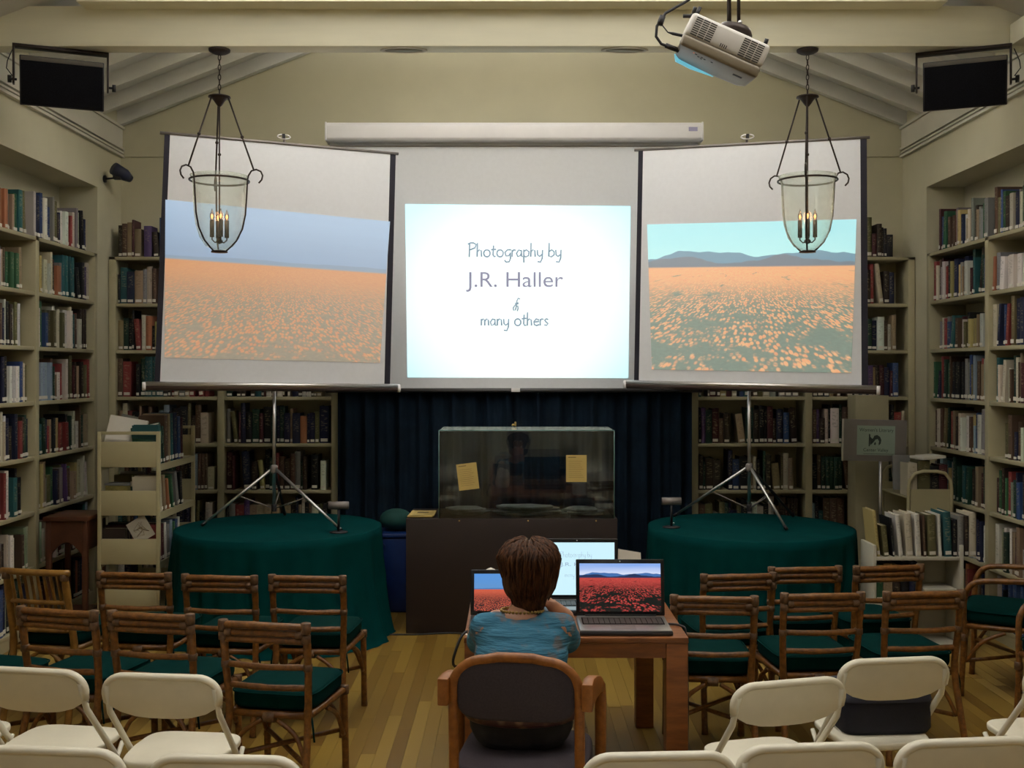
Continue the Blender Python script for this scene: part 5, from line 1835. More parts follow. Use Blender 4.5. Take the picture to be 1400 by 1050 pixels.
def rattan_base(t, m, wf, wr, yf, yr, arm=False):
    """legs, seat ring, braces, cushion; wf/wr half widths, yf/yr front and rear"""
    zs = 0.40
    # seat ring
    MB().tube([(-wf, yf, zs), (wf, yf, zs)], 0.016, 8).obj('seat_rail', m, t)
    MB().tube([(-wr, yr, zs), (wr, yr, zs)], 0.016, 8).obj('seat_rail', m, t)
    for s_ in (-1, 1):
        MB().tube([(s_ * wf, yf, zs), (s_ * wr, yr, zs)], 0.016, 8).obj('seat_rail', m, t)
    MB().bb(-wr + 0.02, wr - 0.02, yr + 0.02, yf - 0.02, zs - 0.006, zs + 0.006).obj('seat_deck', m, t)
    # crossed stretchers and curved braces
    MB().tube([(-wf, yf, 0.20), (wr, yr - 0.02, 0.20)], 0.011, 8).obj('stretcher', m, t)
    MB().tube([(wf, yf, 0.222), (-wr, yr - 0.02, 0.222)], 0.011, 8).obj('stretcher', m, t)
    for s_ in (-1, 1):
        cane([(s_ * (wr + 0.005), yr - 0.035, 0.20), (s_ * wr * 0.72, yr - 0.012, 0.315), (s_ * 0.035, yr - 0.004, 0.378)], 0.0105).obj('brace', m, t)
        cane([(s_ * wf, yf - 0.002, 0.20), (s_ * wf * 0.72, yf, 0.315), (s_ * 0.035, yf, 0.378)], 0.0105).obj('brace', m, t)
        cane([(s_ * wf, yf - 0.01, 0.20), (s_ * wf, yf - 0.09, 0.315), (s_ * (wf + wr) / 2, (yf + yr) / 2, 0.378)], 0.0105).obj('brace', m, t)
    wrap((0, yr - 0.002, 0.39), (1, 0, 0), 0.024, 0.05).obj('binding', M_BINDING, t)
    wrap((0, yf, 0.39), (1, 0, 0), 0.024, 0.05).obj('binding', M_BINDING, t)
    # cushion with ties
    cb = super_slab((wf + wr) / 2 + 0.012, (yf - yr) / 2 + 0.012, 0.417, 0.495, 0.32, 0.010)
    c = cb.obj('cushion', M_CUSH, t)
    c.location = (0, (yf + yr) / 2 + 0.012, 0)
    o = MB().tube([(((wf + wr) / 2 + 0.015) * math.copysign(abs(math.cos(a)) ** 0.32, math.cos(a)), ((yf - yr) / 2 + 0.015) * math.copysign(abs(math.sin(a)) ** 0.32, math.sin(a)), 0.485) for a in [2 * PI * i / 40 for i in range(40)]], 0.004, 6, closed=True).obj('piping', M_CUSH, c)
    for s_ in (-1, 1):
        MB().tube([(s_ * wr, yr, 0.43), (s_ * (wr + 0.022), yr - 0.015, 0.40), (s_ * (wr + 0.030), yr - 0.02, 0.36), (s_ * (wr + 0.034), yr - 0.015, 0.30)], 0.004, 6).obj('cushion_tie', M_CUSH, t)


def rattan_side():
    t = thing('rattan_chair', '', 'chair')
    m = M_RATTAN
    wf, wr, yf, yr = 0.186, 0.170, 0.20, -0.19
    for s_ in (-1, 1):
        cane([(s_ * 0.195, -0.30, 0.0), (s_ * 0.184, -0.245, 0.22), (s_ * 0.176, -0.205, 0.42), (s_ * 0.184, -0.225, 0.62), (s_ * 0.184, -0.25, 0.805)], 0.0165).obj('leg', m, t)
        cane([(s_ * 0.190, 0.215, 0.0), (s_ * 0.187, 0.20, 0.42)], 0.0165).obj('leg', m, t)
    for i, z in enumerate((0.788, 0.757, 0.727)):
        hw2 = 0.198 if i == 0 else 0.172
        cane([(-hw2, -0.25 + 0.003 * i, z), (0, -0.265 + 0.003 * i, z + 0.003), (hw2, -0.25 + 0.003 * i, z)], 0.0158 if i == 0 else 0.0145).obj('top_rail', m, t)
    cane([(-0.178, -0.222, 0.615), (0, -0.236, 0.612), (0.178, -0.222, 0.615)], 0.0135).obj('back_rung', m, t)
    cane([(-0.176, -0.208, 0.525), (0, -0.222, 0.522), (0.176, -0.208, 0.525)], 0.0135).obj('back_rung', m, t)
    for s_ in (-1, 1):
        wrap((s_ * 0.184, -0.25, 0.785), (0, 0, 1), 0.0215, 0.045).obj('binding', M_BINDING, t)
        wrap((s_ * 0.158, -0.250, 0.757), (1, 0, 0), 0.020, 0.03).obj('binding', M_BINDING, t)
        wrap((s_ * 0.184, -0.248, 0.740), (0, 0, 1), 0.0205, 0.035).obj('binding', M_BINDING, t)
        wrap((s_ * 0.183, -0.224, 0.615), (0, 0, 1), 0.0200, 0.03).obj('binding', M_BINDING, t)
        wrap((s_ * 0.187, 0.203, 0.40), (0, 0, 1), 0.0215, 0.04).obj('binding', M_BINDING, t)
    rattan_base(t, m, wf, wr, yf, yr)
    return t


def yaw_place(px, py, ztop, yaw, off):
    Y = (EYE - ztop) * F / (py - 507)
    X = (px - 700) * Y / F
    c, s = math.cos(yaw), math.sin(yaw)
    return (X - (c * 0 - s * off), Y - c * off, 0)


def deg(a):
    return math.radians(a)


RC = rattan_side()
GRC = 'rattan side chairs with green cushions'
side_chairs = [
    (361, 851.5, -11, 'rattan chair with green cushion standing closest to the oak armchair on the book cart side'),
    (300, 787.5, -7, 'rattan chair with green cushion before table cloth, between aisle-end chair and book cart chair'),
    (420, 788, -5, 'rattan chair with green cushion at aisle end of row before the table with faded picture'),
    (183, 783.5, -6, 'rattan chair with green cushion directly before the tall beige book cart'),
    (78, 833.5, -14, 'rattan chair with green cushion behind the cane spindle-back chair'),
    (206, 839, -11, 'rattan chair with green cushion behind the chair facing the beige book cart'),
    (-75, 838, -14, 'rattan chair mostly cut off by picture edge, only green cushion showing'),
    (976.5, 816, -4, 'rattan chair with green cushion touching the work table corner'),
    (1125, 812, 4, 'rattan chair with green cushion between table-corner chair and the chair nearest cane armchairs'),
    (1263.5, 809.5, 6, 'rattan chair with green cushion behind navy bag chair, nearest the cane armchairs'),
    (1010, 785.5, 7, 'rattan chair with green cushion in row before green table cloth, nearest the laptops'),
    (1101, 776, 5, 'rattan chair with green cushion centred in row before the bright hills picture table'),
    (1215, 774, 9, 'rattan chair with green cushion directly before the low white bookshelf'),
]
for i, (px, py, yw, lab) in enumerate(side_chairs):
    yw = deg(yw)
    loc = yaw_place(px, py, 0.80, yw, -0.25)
    if i == 0:
        RC.location, RC.rotation_euler = loc, (0, 0, yw)
        tag(RC, lab, None, GRC)
    else:
        dup(RC, loc, yw, lab, GRC)

# spindle-backed cane chair
t = thing('spindle_chair', 'golden cane chair with row of upright back spindles, beside wall bookcase', 'chair')
yw = deg(-12)
t.location = yaw_place(48, 780, 0.82, yw, -0.27)
t.rotation_euler = (0, 0, yw)
m = M_RATTANGOLD
for s_ in (-1, 1):
    cane([(s_ * 0.19, -0.28, 0.0), (s_ * 0.185, -0.23, 0.22), (s_ * 0.178, -0.20, 0.42), (s_ * 0.172, -0.235, 0.62), (s_ * 0.168, -0.27, 0.81)], 0.019).obj('leg', m, t)
    cane([(s_ * 0.187, 0.215, 0.0), (s_ * 0.186, 0.20, 0.42)], 0.0175).obj('leg', m, t)
cane([(-0.195, -0.27, 0.812), (0, -0.285, 0.812), (0.195, -0.27, 0.812)], 0.0175).obj('top_rail', m, t)
cane([(-0.170, -0.24, 0.655), (0, -0.255, 0.653), (0.170, -0.24, 0.655)], 0.0125).obj('back_rung', m, t)
cane([(-0.175, -0.205, 0.50), (0, -0.22, 0.50), (0.175, -0.205, 0.50)], 0.0125).obj('back_rung', m, t)
for i in range(8):
    x_ = -0.135 + i * 0.27 / 7
    cane([(x_ * 1.05, -0.212, 0.50), (x_, -0.243, 0.655), (x_ * 0.98, -0.280, 0.80)], 0.0085, 6, 3).obj('spindle', m, t)
for s_ in (-1, 1):
    wrap((s_ * 0.168, -0.27, 0.79), (0, 0, 1), 0.0235, 0.035).obj('binding', M_BINDING, t)
rattan_base(t, m, 0.186, 0.170, 0.20, -0.19)

# cane armchairs by the wall
def rattan_arm(label, loc, rz):
    t = thing('cane_armchair', label, 'chair', loc, rz, 'cane armchairs along the bookcase wall')
    m = M_RATTAN
    wf, wr, yf, yr = 0.245, 0.215, 0.22, -0.20
    for s_ in (-1, 1):
        cane([(s_ * 0.235, -0.30, 0.0), (s_ * 0.225, -0.24, 0.25), (s_ * 0.218, -0.22, 0.45), (s_ * 0.215, -0.26, 0.66), (s_ * 0.21, -0.30, 0.84)], 0.0175).obj('leg', m, t)
        cane([(s_ * 0.25, 0.24, 0.0), (s_ * 0.25, 0.225, 0.30), (s_ * 0.252, 0.225, 0.46), (s_ * 0.262, 0.215, 0.58), (s_ * 0.266, 0.17, 0.648), (s_ * 0.262, 0.09, 0.668), (s_ * 0.25, -0.08, 0.678), (s_ * 0.222, -0.262, 0.690)], 0.0165).obj('leg_and_arm', m, t)
        wrap((s_ * 0.25, 0.226, 0.335), (0, 0, 1), 0.0215, 0.04).obj('binding', M_BINDING, t)
        wrap((s_ * 0.212, -0.29, 0.80), (0, 0, 1), 0.0215, 0.04).obj('binding', M_BINDING, t)
    for i, z in enumerate((0.83, 0.80, 0.77)):
        cane([(-0.225, -0.30, z), (0, -0.318, z + 0.003), (0.225, -0.30, z)], 0.0155).obj('top_rail', m, t)
    for z, y_ in ((0.655, -0.262), (0.56, -0.24)):
        cane([(-0.212, y_, z), (0, y_ - 0.014, z), (0.212, y_, z)], 0.0135).obj('back_rung', m, t)
    rattan_base(t, m, wf, wr, yf, yr)
    return t


rattan_arm('cane armchair with green cushion facing the aisle, closer to the low white bookshelf', (2.89, 6.14, 0), deg(60))
rattan_arm('cane armchair with green cushion cut off at picture edge, ahead of the white folding chairs', (2.83, 5.20, 0), deg(90))

# ================================================================== FOLDING CHAIRS
def folding():
    t = thing('folding_chair', '', 'chair')
    out = []
    W_, r_ = 0.212, 0.075
    zt, zs = 0.76, 0.655
    for i in range(9):
        a = i * PI / 2 / 8
        out.append((W_ - r_ + r_ * math.cos(a), zt - r_ * 0.9 + r_ * 0.9 * math.sin(a)))
    top = list(out)
    out += [(-x_, z_) for x_, z_ in out[::-1]]
    low = []
    for i in range(9):
        s = i / 8
        x_ = -W_ + 2 * W_ * s
        q = abs(x_ / W_)
        low.append((x_ * 0.985, 0.600 + 0.052 * q ** 3.2))
    out += low
    lean = Matrix.Translation((0, -0.20, zt)) @ Matrix.Rotation(deg(12), 4, 'X') @ Matrix.Translation((0, 0, -zt))
    MB().prism(out, -0.009, 0.009, M=lean).obj('back_panel', M_FOLD, t, 0.005)
    rim = [(-W_ * 0.985, 0.0, 0.660)] + [(-x_, 0.0, z_) for x_, z_ in top] + [(x_, 0.0, z_) for x_, z_ in top[::-1]] + [(W_ * 0.985, 0.0, 0.660)]
    MB().tube(rim, 0.0125, 8, M=lean, flat=1.25).obj('back_rim', M_FOLD, t)
    # seat with a turned-down edge
    k_ = 40
    sp = []
    for i in range(k_):
        a = 2 * PI * i / k_
        ca, sa = math.cos(a), math.sin(a)
        x_ = 0.190 * math.copysign(abs(ca) ** 0.42, ca)
        y_ = 0.178 * math.copysign(abs(sa) ** 0.42, sa)
        x_ *= 1.0 - 0.10 * (y_ < 0) * abs(y_ / 0.178)
        sp.append((x_, y_ - 0.015))
    Ms = Matrix(((1, 0, 0, 0), (0, 0, 1, 0), (0, 1, 0, 0), (0, 0, 0, 1)))
    MB().prism(sp[::-1], 0.418, 0.445, M=Ms).obj('seat', M_FOLD, t, 0.009, seg=3)
    for s_ in (-1, 1):
        x_ = s_ * 0.205
        MB().tube([(s_ * 0.200, -0.200, 0.725), (x_, -0.165, 0.62), (x_, 0.02, 0.40), (x_, 0.285, 0.035), (x_, 0.305, 0.012)], 0.0105, 8, flat=1.2).obj('side_rail', M_FOLDTUBE, t)
        x2 = s_ * 0.186
        MB().tube([(x2, 0.12, 0.405), (x2, -0.06, 0.21), (x2, -0.235, 0.012)], 0.0095, 8).obj('leg', M_FOLDTUBE, t)
        MB().tube([(x_, 0.290, 0.028), (x_, 0.312, 0.0)], 0.014, 8).obj('foot_cap', M_GREYMETAL, t)
        MB().tube([(x2, -0.223, 0.026), (x2, -0.246, 0.0)], 0.0125, 8).obj('foot_cap', M_GREYMETAL, t)
        MB().tube([(s_ * 0.218, -0.176, 0.655), (s_ * 0.190, -0.176, 0.655)], 0.005, 8).obj('rivet', M_STEEL, t)
        MB().tube([(x2, 0.0, 0.424), (x_, 0.0, 0.424)], 0.006, 8).obj('pivot', M_STEEL, t)
    MB().tube([(-0.205, 0.22, 0.125), (0.205, 0.22, 0.125)], 0.007, 8).obj('cross_bar', M_FOLDTUBE, t)
    MB().tube([(-0.186, -0.15, 0.112), (0.186, -0.15, 0.112)], 0.007, 8).obj('cross_bar', M_FOLDTUBE, t)
    return t


FC = folding()
GFC = 'cream folding chairs'
fold_chairs = [
    (40, 913, -9, 'cream folding chair directly behind the cane spindle-back chair, back partly cut off'),
    (219, 921, -6, 'cream folding chair whole in view behind the rattan chairs on the book cart side'),
    (-118, 905, -8, 'cream folding chair cut off at picture edge, only seat corner and tube showing'),
    (1081, 929, 15, 'cream folding chair turned askew beside the work table'),
    (1224, 899, 8, 'cream folding chair with navy bag on its seat'),
    (1478, 903, 8, 'cream folding chair of which only a seat corner shows, past the navy bag chair'),
    (68, 1021, -5, 'cream folding chair back at bottom edge, behind the two cream chairs nearest book cart'),
    (307, 1032, -3, 'cream folding chair back at bottom edge, closest to the oak armchair on book cart side'),
    (902, 1028, 3, 'cream folding chair back at bottom edge, just behind the work table leg'),
    (1110, 1016, 5, 'cream folding chair back at bottom edge, behind the askew cream chair'),
    (1325, 1009, 6, 'cream folding chair back at bottom edge, behind the navy bag chair'),
]
for i, (px, py, yw, lab) in enumerate(fold_chairs):
    yw = deg(yw)
    loc = yaw_place(px, py, 0.772, yw, -0.20)
    if i == 0:
        FC.location, FC.rotation_euler = loc, (0, 0, yw)
        tag(FC, lab, None, GFC)
    else:
        c = dup(FC, loc, yw, lab, GFC)
        if 'with navy bag' in lab:
            BAGC = c
# navy bag on its seat
t = thing('shoulder_bag', 'boxy navy-black bag standing on the cream folding chair seat', 'bag', BAGC.location + Vector((0.035, 0.015, 0.4465)), deg(4))
k_ = []
for (f, z) in ((0.93, 0.0), (1.0, 0.02), (1.0, 0.12), (0.97, 0.155)):
    k_.append((f, z))
vs, fs, nn = [], [], 32
for f, z in k_:
    for i in range(nn):
        a = 2 * PI * i / nn
        ca, sa = math.cos(a), math.sin(a)
        vs.append((0.182 * f * math.copysign(abs(ca) ** 0.35, ca), 0.118 * f * math.copysign(abs(sa) ** 0.35, sa), z))
for i in range(len(k_) - 1):
    for j in range(nn):
        fs.append((i * nn + j, i * nn + (j + 1) % nn, (i + 1) * nn + (j + 1) % nn, (i + 1) * nn + j))
fs += [tuple(range(nn - 1, -1, -1)), tuple(3 * nn + j for j in range(nn))]
MB().add(vs, fs, 0, True).obj('bag_body', M_BAG, t)
MB().add([(x_ * 1.02, y_ * 1.02, z_ + 0.0) for x_, y_, z_ in [(v[0], v[1], 0.125) for v in vs[2 * nn:3 * nn]]] + [(v[0] * 1.0, v[1] * 1.0, 0.168) for v in vs[3 * nn:4 * nn]],
         [(j, (j + 1) % nn, nn + (j + 1) % nn, nn + j) for j in range(nn)] + [tuple(nn + j for j in range(nn))], 0, True).obj('flap', mat('worn_navy_flap', (0.012, 0.012, 0.024), 0.7, 0.2), t)
MB().tube([(-0.12, 0.0, 0.168), (-0.10, 0.0, 0.185), (0.0, 0.01, 0.190), (0.10, 0.0, 0.185), (0.12, 0.0, 0.168)], 0.008, 8).obj('handle', M_BAG, t)

# ================================================================== TALL BOOK CART
cx0, cx1, cy0, cy1 = -2.855, -2.425, 7.30, 8.12
t = thing('book_cart', 'tall beige steel book cart with panelled ends, loaded with books', 'book cart', (0, 0, 0))
for x_ in (cx0 + 0.0125, cx1 - 0.0125):
    for y_ in (cy0 + 0.0125, cy1 - 0.0125):
        MB().bb(x_ - 0.0125, x_ + 0.0125, y_ - 0.0125, y_ + 0.0125, 0.07, 1.432).obj('post', M_CART, t, 0.002)
        MB().tube([(x_ - 0.012, y_, 0.032), (x_ + 0.012, y_, 0.032)], 0.032, 14).bb(x_ - 0.008, x_ + 0.008, y_ - 0.008, y_ + 0.008, 0.03, 0.072).obj('caster', M_BLACK, t)
PAN = ((1.186, 1.362), (0.853, 1.024), (0.516, 0.692), (0.204, 0.345))
for y_ in (cy0, cy1 - 0.012):
    for z0, z1 in PAN:
        MB().bb(cx0 + 0.025, cx1 - 0.025, y_ + 0.001, y_ + 0.011, z0, z1).obj('end_panel', M_CART, t, 0.002)
    MB().bb(cx0 + 0.025, cx1 - 0.025, y_ + 0.001, y_ + 0.011, 1.410, 1.432).obj('top_bar', M_CART, t, 0.002)
    MB().bb(cx0 + 0.025, cx1 - 0.025, y_ + 0.001, y_ + 0.011, 0.08, 0.15).obj('end_panel', M_CART, t, 0.002)
CS = (1.204, 0.868, 0.531, 0.195)
for z in CS:
    mb = MB().bb(cx0 + 0.004, cx1 - 0.004, cy0 + 0.013, cy1 - 0.013, z - 0.012, z)
    mb.bb(cx1 - 0.007, cx1 - 0.002, cy0 + 0.026, cy1 - 0.026, z - 0.045, z).bb(cx0 + 0.002, cx0 + 0.007, cy0 + 0.026, cy1 - 0.026, z - 0.045, z)
    mb.obj('shelf', M_CART, t)


def cart_books(specs, x_, y_, z, rz, where, d_=0.19, step=(0, 1)):
    a = 0.0
    for i, (cn, w_, h_, lean, word) in enumerate(specs):
        gap = h_ * abs(math.sin(lean)) * 1.0 if lean else 0.0
        # rz=90: thickness runs along +Y, spine towards +X
        pos = a + w_ / 2 + (gap if lean < 0 else 0)
        c = PALD[cn]
        add_book((x_ + step[0] * pos, y_ + step[1] * pos, z), rz, w_ * 0.98, d_, h_, c, cn, lean, (word, i + 1, where), True, 1e6 + i, 'books on carts and low shelf')
        a += w_ + gap + 0.004


cart_books([('teal', 0.035, 0.27, -0.10, 'tall'), ('dark-green', 0.03, 0.26, -0.10, 'tall'), ('brown', 0.06, 0.33, -0.06, 'big'), ('tan', 0.03, 0.34, -0.04, 'big'), ('teal', 0.05, 0.34, -0.04, 'tall'), ('navy', 0.07, 0.34, -0.05, 'wide'), ('blue', 0.06, 0.31, -0.05, 'wide'), ('maroon', 0.04, 0.30, 0, 'tall')],
           cx1 - 0.012, cy0 + 0.03, CS[0], PI / 2, 'from near end, top shelf of tall beige cart')
cart_books([('cream', 0.05, 0.25, -0.14, 'ragged'), ('tan', 0.04, 0.25, -0.14, 'middling'), ('orange', 0.03, 0.22, -0.22, 'slim'), ('green', 0.03, 0.24, -0.24, 'slim'), ('grey', 0.05, 0.25, -0.28, 'thick'), ('black', 0.05, 0.24, -0.10, 'thick')],
           cx1 - 0.012, cy0 + 0.03, CS[1], PI / 2, 'from near end, second shelf of tall beige cart')
cart_books([('red', 0.04, 0.25, -0.05, 'tall'), ('maroon', 0.05, 0.25, -0.05, 'tall'), ('white', 0.035, 0.25, -0.06, 'slim'), ('grey', 0.05, 0.23, -0.06, 'middling'), ('pale-blue', 0.05, 0.25, -0.06, 'tall'), ('green', 0.04, 0.23, -0.05, 'middling'), ('blue', 0.05, 0.24, 0, 'tall'), ('white', 0.04, 0.25, 0, 'tall')],
           cx1 - 0.012, cy0 + 0.03, CS[2], PI / 2, 'from near end, third shelf of tall beige cart')
# things seen over and through the end panels (spines towards the other side)
cart_books([('olive', 0.06, 0.24, 0, 'thick'), ('dark-green', 0.05, 0.22, 0, 'middling'), ('grey', 0.05, 0.25, 0, 'tall')], cx0 + 0.012, cy0 + 0.26, CS[1], -PI / 2, 'from near end, far-side second shelf of tall cart', 0.17, (0, 1))
cart_books([('dark-brown', 0.06, 0.23, 0, 'thick'), ('maroon', 0.05, 0.24, 0, 'middling'), ('black', 0.07, 0.25, 0, 'thick')], cx0 + 0.012, cy0 + 0.03, CS[2], -PI / 2, 'from near end, far-side third shelf of tall cart', 0.17, (0, 1))


def slab_thing(name, label, cat, c, d, rot, m, grp=None, extra=None):
    t = thing(name, label, cat, c, 0, grp)
    t.rotation_euler = rot
    MB().box((0, 0, 0), d).obj('cover', m, t, 0.003)
    MB().box((0.0, 0.003, 0), (d[0] * 0.97, d[1] * 0.97 + 0.004, d[2] * 0.7)).obj('page_block', M_PAGES, t)
    return t


t2 = slab_thing('folder', 'large white paper folder leaning on top of the tall beige cart', 'folder', (-2.70, 7.40, 1.385), (0.26, 0.03, 0.28), (deg(-14), deg(10), deg(4)), M_PAPER)
t2 = slab_thing('folder', 'grey-white folder tucked behind the large white folder on cart', 'folder', (-2.63, 7.47, 1.372), (0.32, 0.035, 0.29), (deg(-12), deg(13), deg(0)), mat('grey_board', (0.20, 0.19, 0.16), 0.8, 0.05))
t2 = slab_thing('magazine', 'glossy dark green magazine tilted over the cart end, spine slanting', 'magazine', (-2.535, 7.36, 1.400), (0.20, 0.022, 0.15), (deg(-18), deg(-12), deg(6)), mat('glossy_dark_green', (0.006, 0.055, 0.028), 0.3, 0.1))
MB().bb(-0.085, 0.095, -0.0118, -0.0108, 0.062, 0.070).obj('white_edge', M_PAPER, t2)
MB().bb(-0.04, 0.06, -0.0118, -0.0108, 0.03, 0.045).obj('title_band', mat('pale_title', (0.30, 0.36, 0.25), 0.5, 0.0), t2)
t2 = thing('card_box', 'worn yellow-olive box seen through second opening of cart end', 'box', (-2.73, 7.39, 0.8695))
t2.rotation_euler = (0, 0, deg(-12))
MB().bb(-0.085, 0.085, -0.05, 0.06, 0, 0.185).obj('box_body', mat('olive_yellow_card', (0.20, 0.165, 0.045), 0.8, 0.25, 20.0), t2, 0.004)
MB().bb(-0.088, 0.088, -0.053, 0.063, 0.186, 0.20).obj('box_lid', mat('grey_card', (0.16, 0.16, 0.15), 0.8, 0.1), t2, 0.003)
t2 = slab_thing('folder', 'dark green folder with cream strip, second opening of cart end', 'folder', (-2.545, 7.365, 0.985), (0.19, 0.04, 0.20), (deg(-8), deg(-4), 0), mat('dark_green_board', (0.004, 0.035, 0.028), 0.7, 0.1))
MB().box((-0.0, -0.0215, 0.085), (0.19, 0.002, 0.035)).obj('cream_strip', M_PAGES, t2)
t2 = thing('card', 'white card with sketched drawing tilted in third opening of cart end', 'card', (-2.57, 7.325, 0.762))
t2.rotation_euler = (deg(-4), deg(-32), 0)
MB().bb(-0.072, 0.072, -0.002, 0.002, -0.09, 0.07).obj('sheet', mat('cream_card', (0.42, 0.38, 0.30), 0.8, 0.05), t2)
mb = MB()
for i in range(6):
    a = [(R.uniform(-0.05, 0.05), -0.003, R.uniform(-0.06, 0.04)) for _ in range(4)]
    mb.tube(a, 0.0012, 4)
o = mb.obj('sketch_lines', M_NOTEINK, t2)
o['kind'] = 'stuff'

# red-brown stand between the bookcase and the cart
t = thing('wooden_stand', 'dark red-brown wooden stand tucked between wall bookcase and tall cart', 'stand', (-3.055, 7.44, 0))
MB().bb(-0.155, 0.155, -0.19, 0.19, 0.82, 0.85).obj('top', M_REDWOOD, t, 0.004)
for x_ in (-0.125, 0.125):
    for y_ in (-0.155, 0.155):
        MB().bb(x_ - 0.017, x_ + 0.017, y_ - 0.017, y_ + 0.017, 0, 0.819).obj('leg', M_REDWOOD, t, 0.003)
arch = [(-0.107, 0.819), (-0.107, 0.58)] + [(-0.098 + 0.196 * i / 10, 0.60 + 0.075 * math.sin(PI * i / 10)) for i in range(11)] + [(0.107, 0.58), (0.107, 0.819)]
for y_ in (-0.17, 0.145):
    MB().prism(arch, y_, y_ + 0.02).obj('apron', M_REDWOOD, t)
for x_ in (-0.14, 0.12):
    MB().bb(x_, x_ + 0.02, -0.137, 0.137, 0.62, 0.819).obj('apron', M_REDWOOD, t)
MB().bb(-0.107, 0.107, -0.138, 0.138, 0.16, 0.18).obj('low_shelf', M_REDWOOD, t)

# ================================================================== SIGN, PANEL, SMALL CART, LOW SHELF
t = thing('pier_panel', 'tall narrow beige panel standing before end-wall shelves behind the grey sign', 'panel', (2.88, 8.50, 0))
MB().bb(-0.134, 0.134, -0.02, 0.18, 0, 1.652).obj('panel', M_SHELF, t, 0.004)
MB().bb(-0.134, 0.134, -0.026, -0.0205, 0, 0.09).obj('kick_strip', M_TRIM, t)
p = at(1195, 602, 8.1)
t = thing('sign_stand', 'grey acrylic sign with pale green printed sheet on a thin pole', 'sign', (p.x, 8.1, 0))
rz_ = deg(4)
Ms = Matrix.Translation((0, 0, p.z)) @ Matrix.Rotation(deg(1.3), 4, 'Y')
MB().bb(-0.245, 0.245, -0.012, 0.012, -0.158, 0.158, M=Ms).obj('board', M_SIGN, t, 0.003)
MB().bb(-0.25, -0.238, -0.020, -0.010, -0.16, 0.16, M=Ms).obj('edge_strip', M_TRIM, t)
pp = MB().bb(-0.135, 0.155, -0.0145, -0.0125, -0.112, 0.112, M=Ms).obj('sheet', M_SIGNPAPER, t)
pt = at(0, 0, 8.1)
rx_, uz_ = (Ms.to_3x3() @ Vector((1, 0, 0))), (Ms.to_3x3() @ Vector((0, 0, 1)))
o = place_text('lettering', "Women's Literary", Ms @ Vector((-0.118, -0.0152, 0.058)), rx_, uz_, 0.26, 0.036, M_SIGNINK, pp)
o = place_text('lettering', 'Center Valley', Ms @ Vector((-0.085, -0.0152, -0.092)), rx_, uz_, 0.19, 0.032, M_SIGNINK, pp)
mb = MB()
em = lambda pts: mb.prism(pts, -0.0156, -0.0146, M=Ms)
em([(-0.045, -0.045), (-0.038, -0.045), (-0.034, 0.045), (-0.045, 0.05)])
em([(-0.036, 0.03), (-0.02, 0.012), (-0.012, 0.016), (-0.004, 0.036), (0.018, 0.042), (0.040, 0.028), (0.050, 0.004), (0.046, -0.022), (0.032, -0.038), (0.030, -0.024), (0.034, -0.006), (0.022, 0.012), (0.004, 0.006), (-0.008, -0.012), (-0.022, -0.026), (-0.034, -0.034)])
em([(-0.006, -0.03), (0.002, -0.012), (0.010, -0.018), (0.006, -0.036)])
mb.obj('emblem', M_SIGNINK, pp)
MB().bb(-0.085, 0.150, -0.0156, -0.0146, -0.1035, -0.101, M=Ms).obj('rule', M_SIGNINK, pp)
MB().tube([(0.055, 0.02, 0.01), (0.055, 0.02, p.z + 0.1)], 0.013, 10).obj('pole', M_STEEL, t)
MB().lathe([(0, 0), (0.15, 0), (0.15, 0.008), (0.03, 0.016), (0.0, 0.018)], 28, c=(0.055, 0.02, 0)).obj('base', M_GREYMETAL, t)

# small cart with hooped end
t = thing('hooped_cart', 'olive-beige book cart with rounded hoop end, behind the low white bookshelf', 'book cart', (0, 0, 0))
hx0, hx1, hy0, hy1 = 2.885, 3.225, 7.75, 8.30
for y_ in (hy0, hy1):
    hoop = [(hx0 + 0.012, y_, 0.07), (hx0 + 0.012, y_, 0.98), (hx0 + 0.02, y_, 1.05), (hx0 + 0.06, y_, 1.10), (hx0 + 0.12, y_, 1.115), (hx1 - 0.12, y_, 1.115), (hx1 - 0.06, y_, 1.10), (hx1 - 0.02, y_, 1.05), (hx1 - 0.012, y_, 0.98), (hx1 - 0.012, y_, 0.07)]
    MB().tube(hoop, 0.013, 8).obj('hoop', M_CART, t)
    MB().bb(hx0 + 0.026, hx1 - 0.026, y_ - 0.004, y_ + 0.004, 0.12, 0.985).obj('end_panel', M_CART, t)
    for x_ in (hx0 + 0.012, hx1 - 0.012):
        MB().tube([(x_ - 0.011, y_, 0.035), (x_ + 0.011, y_, 0.035)], 0.035, 14).obj('caster', M_BLACK, t)
for z in (0.93, 0.55, 0.18):
    MB().bb(hx0 + 0.004, hx1 - 0.004, hy0 + 0.014, hy1 - 0.014, z - 0.012, z).obj('shelf', M_CART, t)
cart_books([('cream', 0.07, 0.24, 0, 'thick'), ('olive', 0.09, 0.26, 0, 'wide'), ('black', 0.06, 0.22, 0, 'thick'), ('maroon', 0.06, 0.23, 0, 'thick')], hx0 + 0.02, hy0 + 0.03, 0.931, 0.0, 'from its outer side, on top of hoop-ended cart', 0.16, (1, 0))
t2 = slab_thing('magazine', 'white magazine lying slanted over the books on hoop-ended cart', 'magazine', (3.08, 7.86, 1.213), (0.18, 0.20, 0.02), (0, deg(-4), deg(8)), M_PAPER)
t2 = slab_thing('folder', 'pale grey folder leaning off outer side of hoop-ended cart', 'folder', (2.80, 8.0, 0.9), (0.13, 0.03, 0.26), (deg(-6), 0, 0), mat('pale_grey_board', (0.26, 0.25, 0.24), 0.8, 0.06))
t2.location = (2.945, 8.02, 1.083)

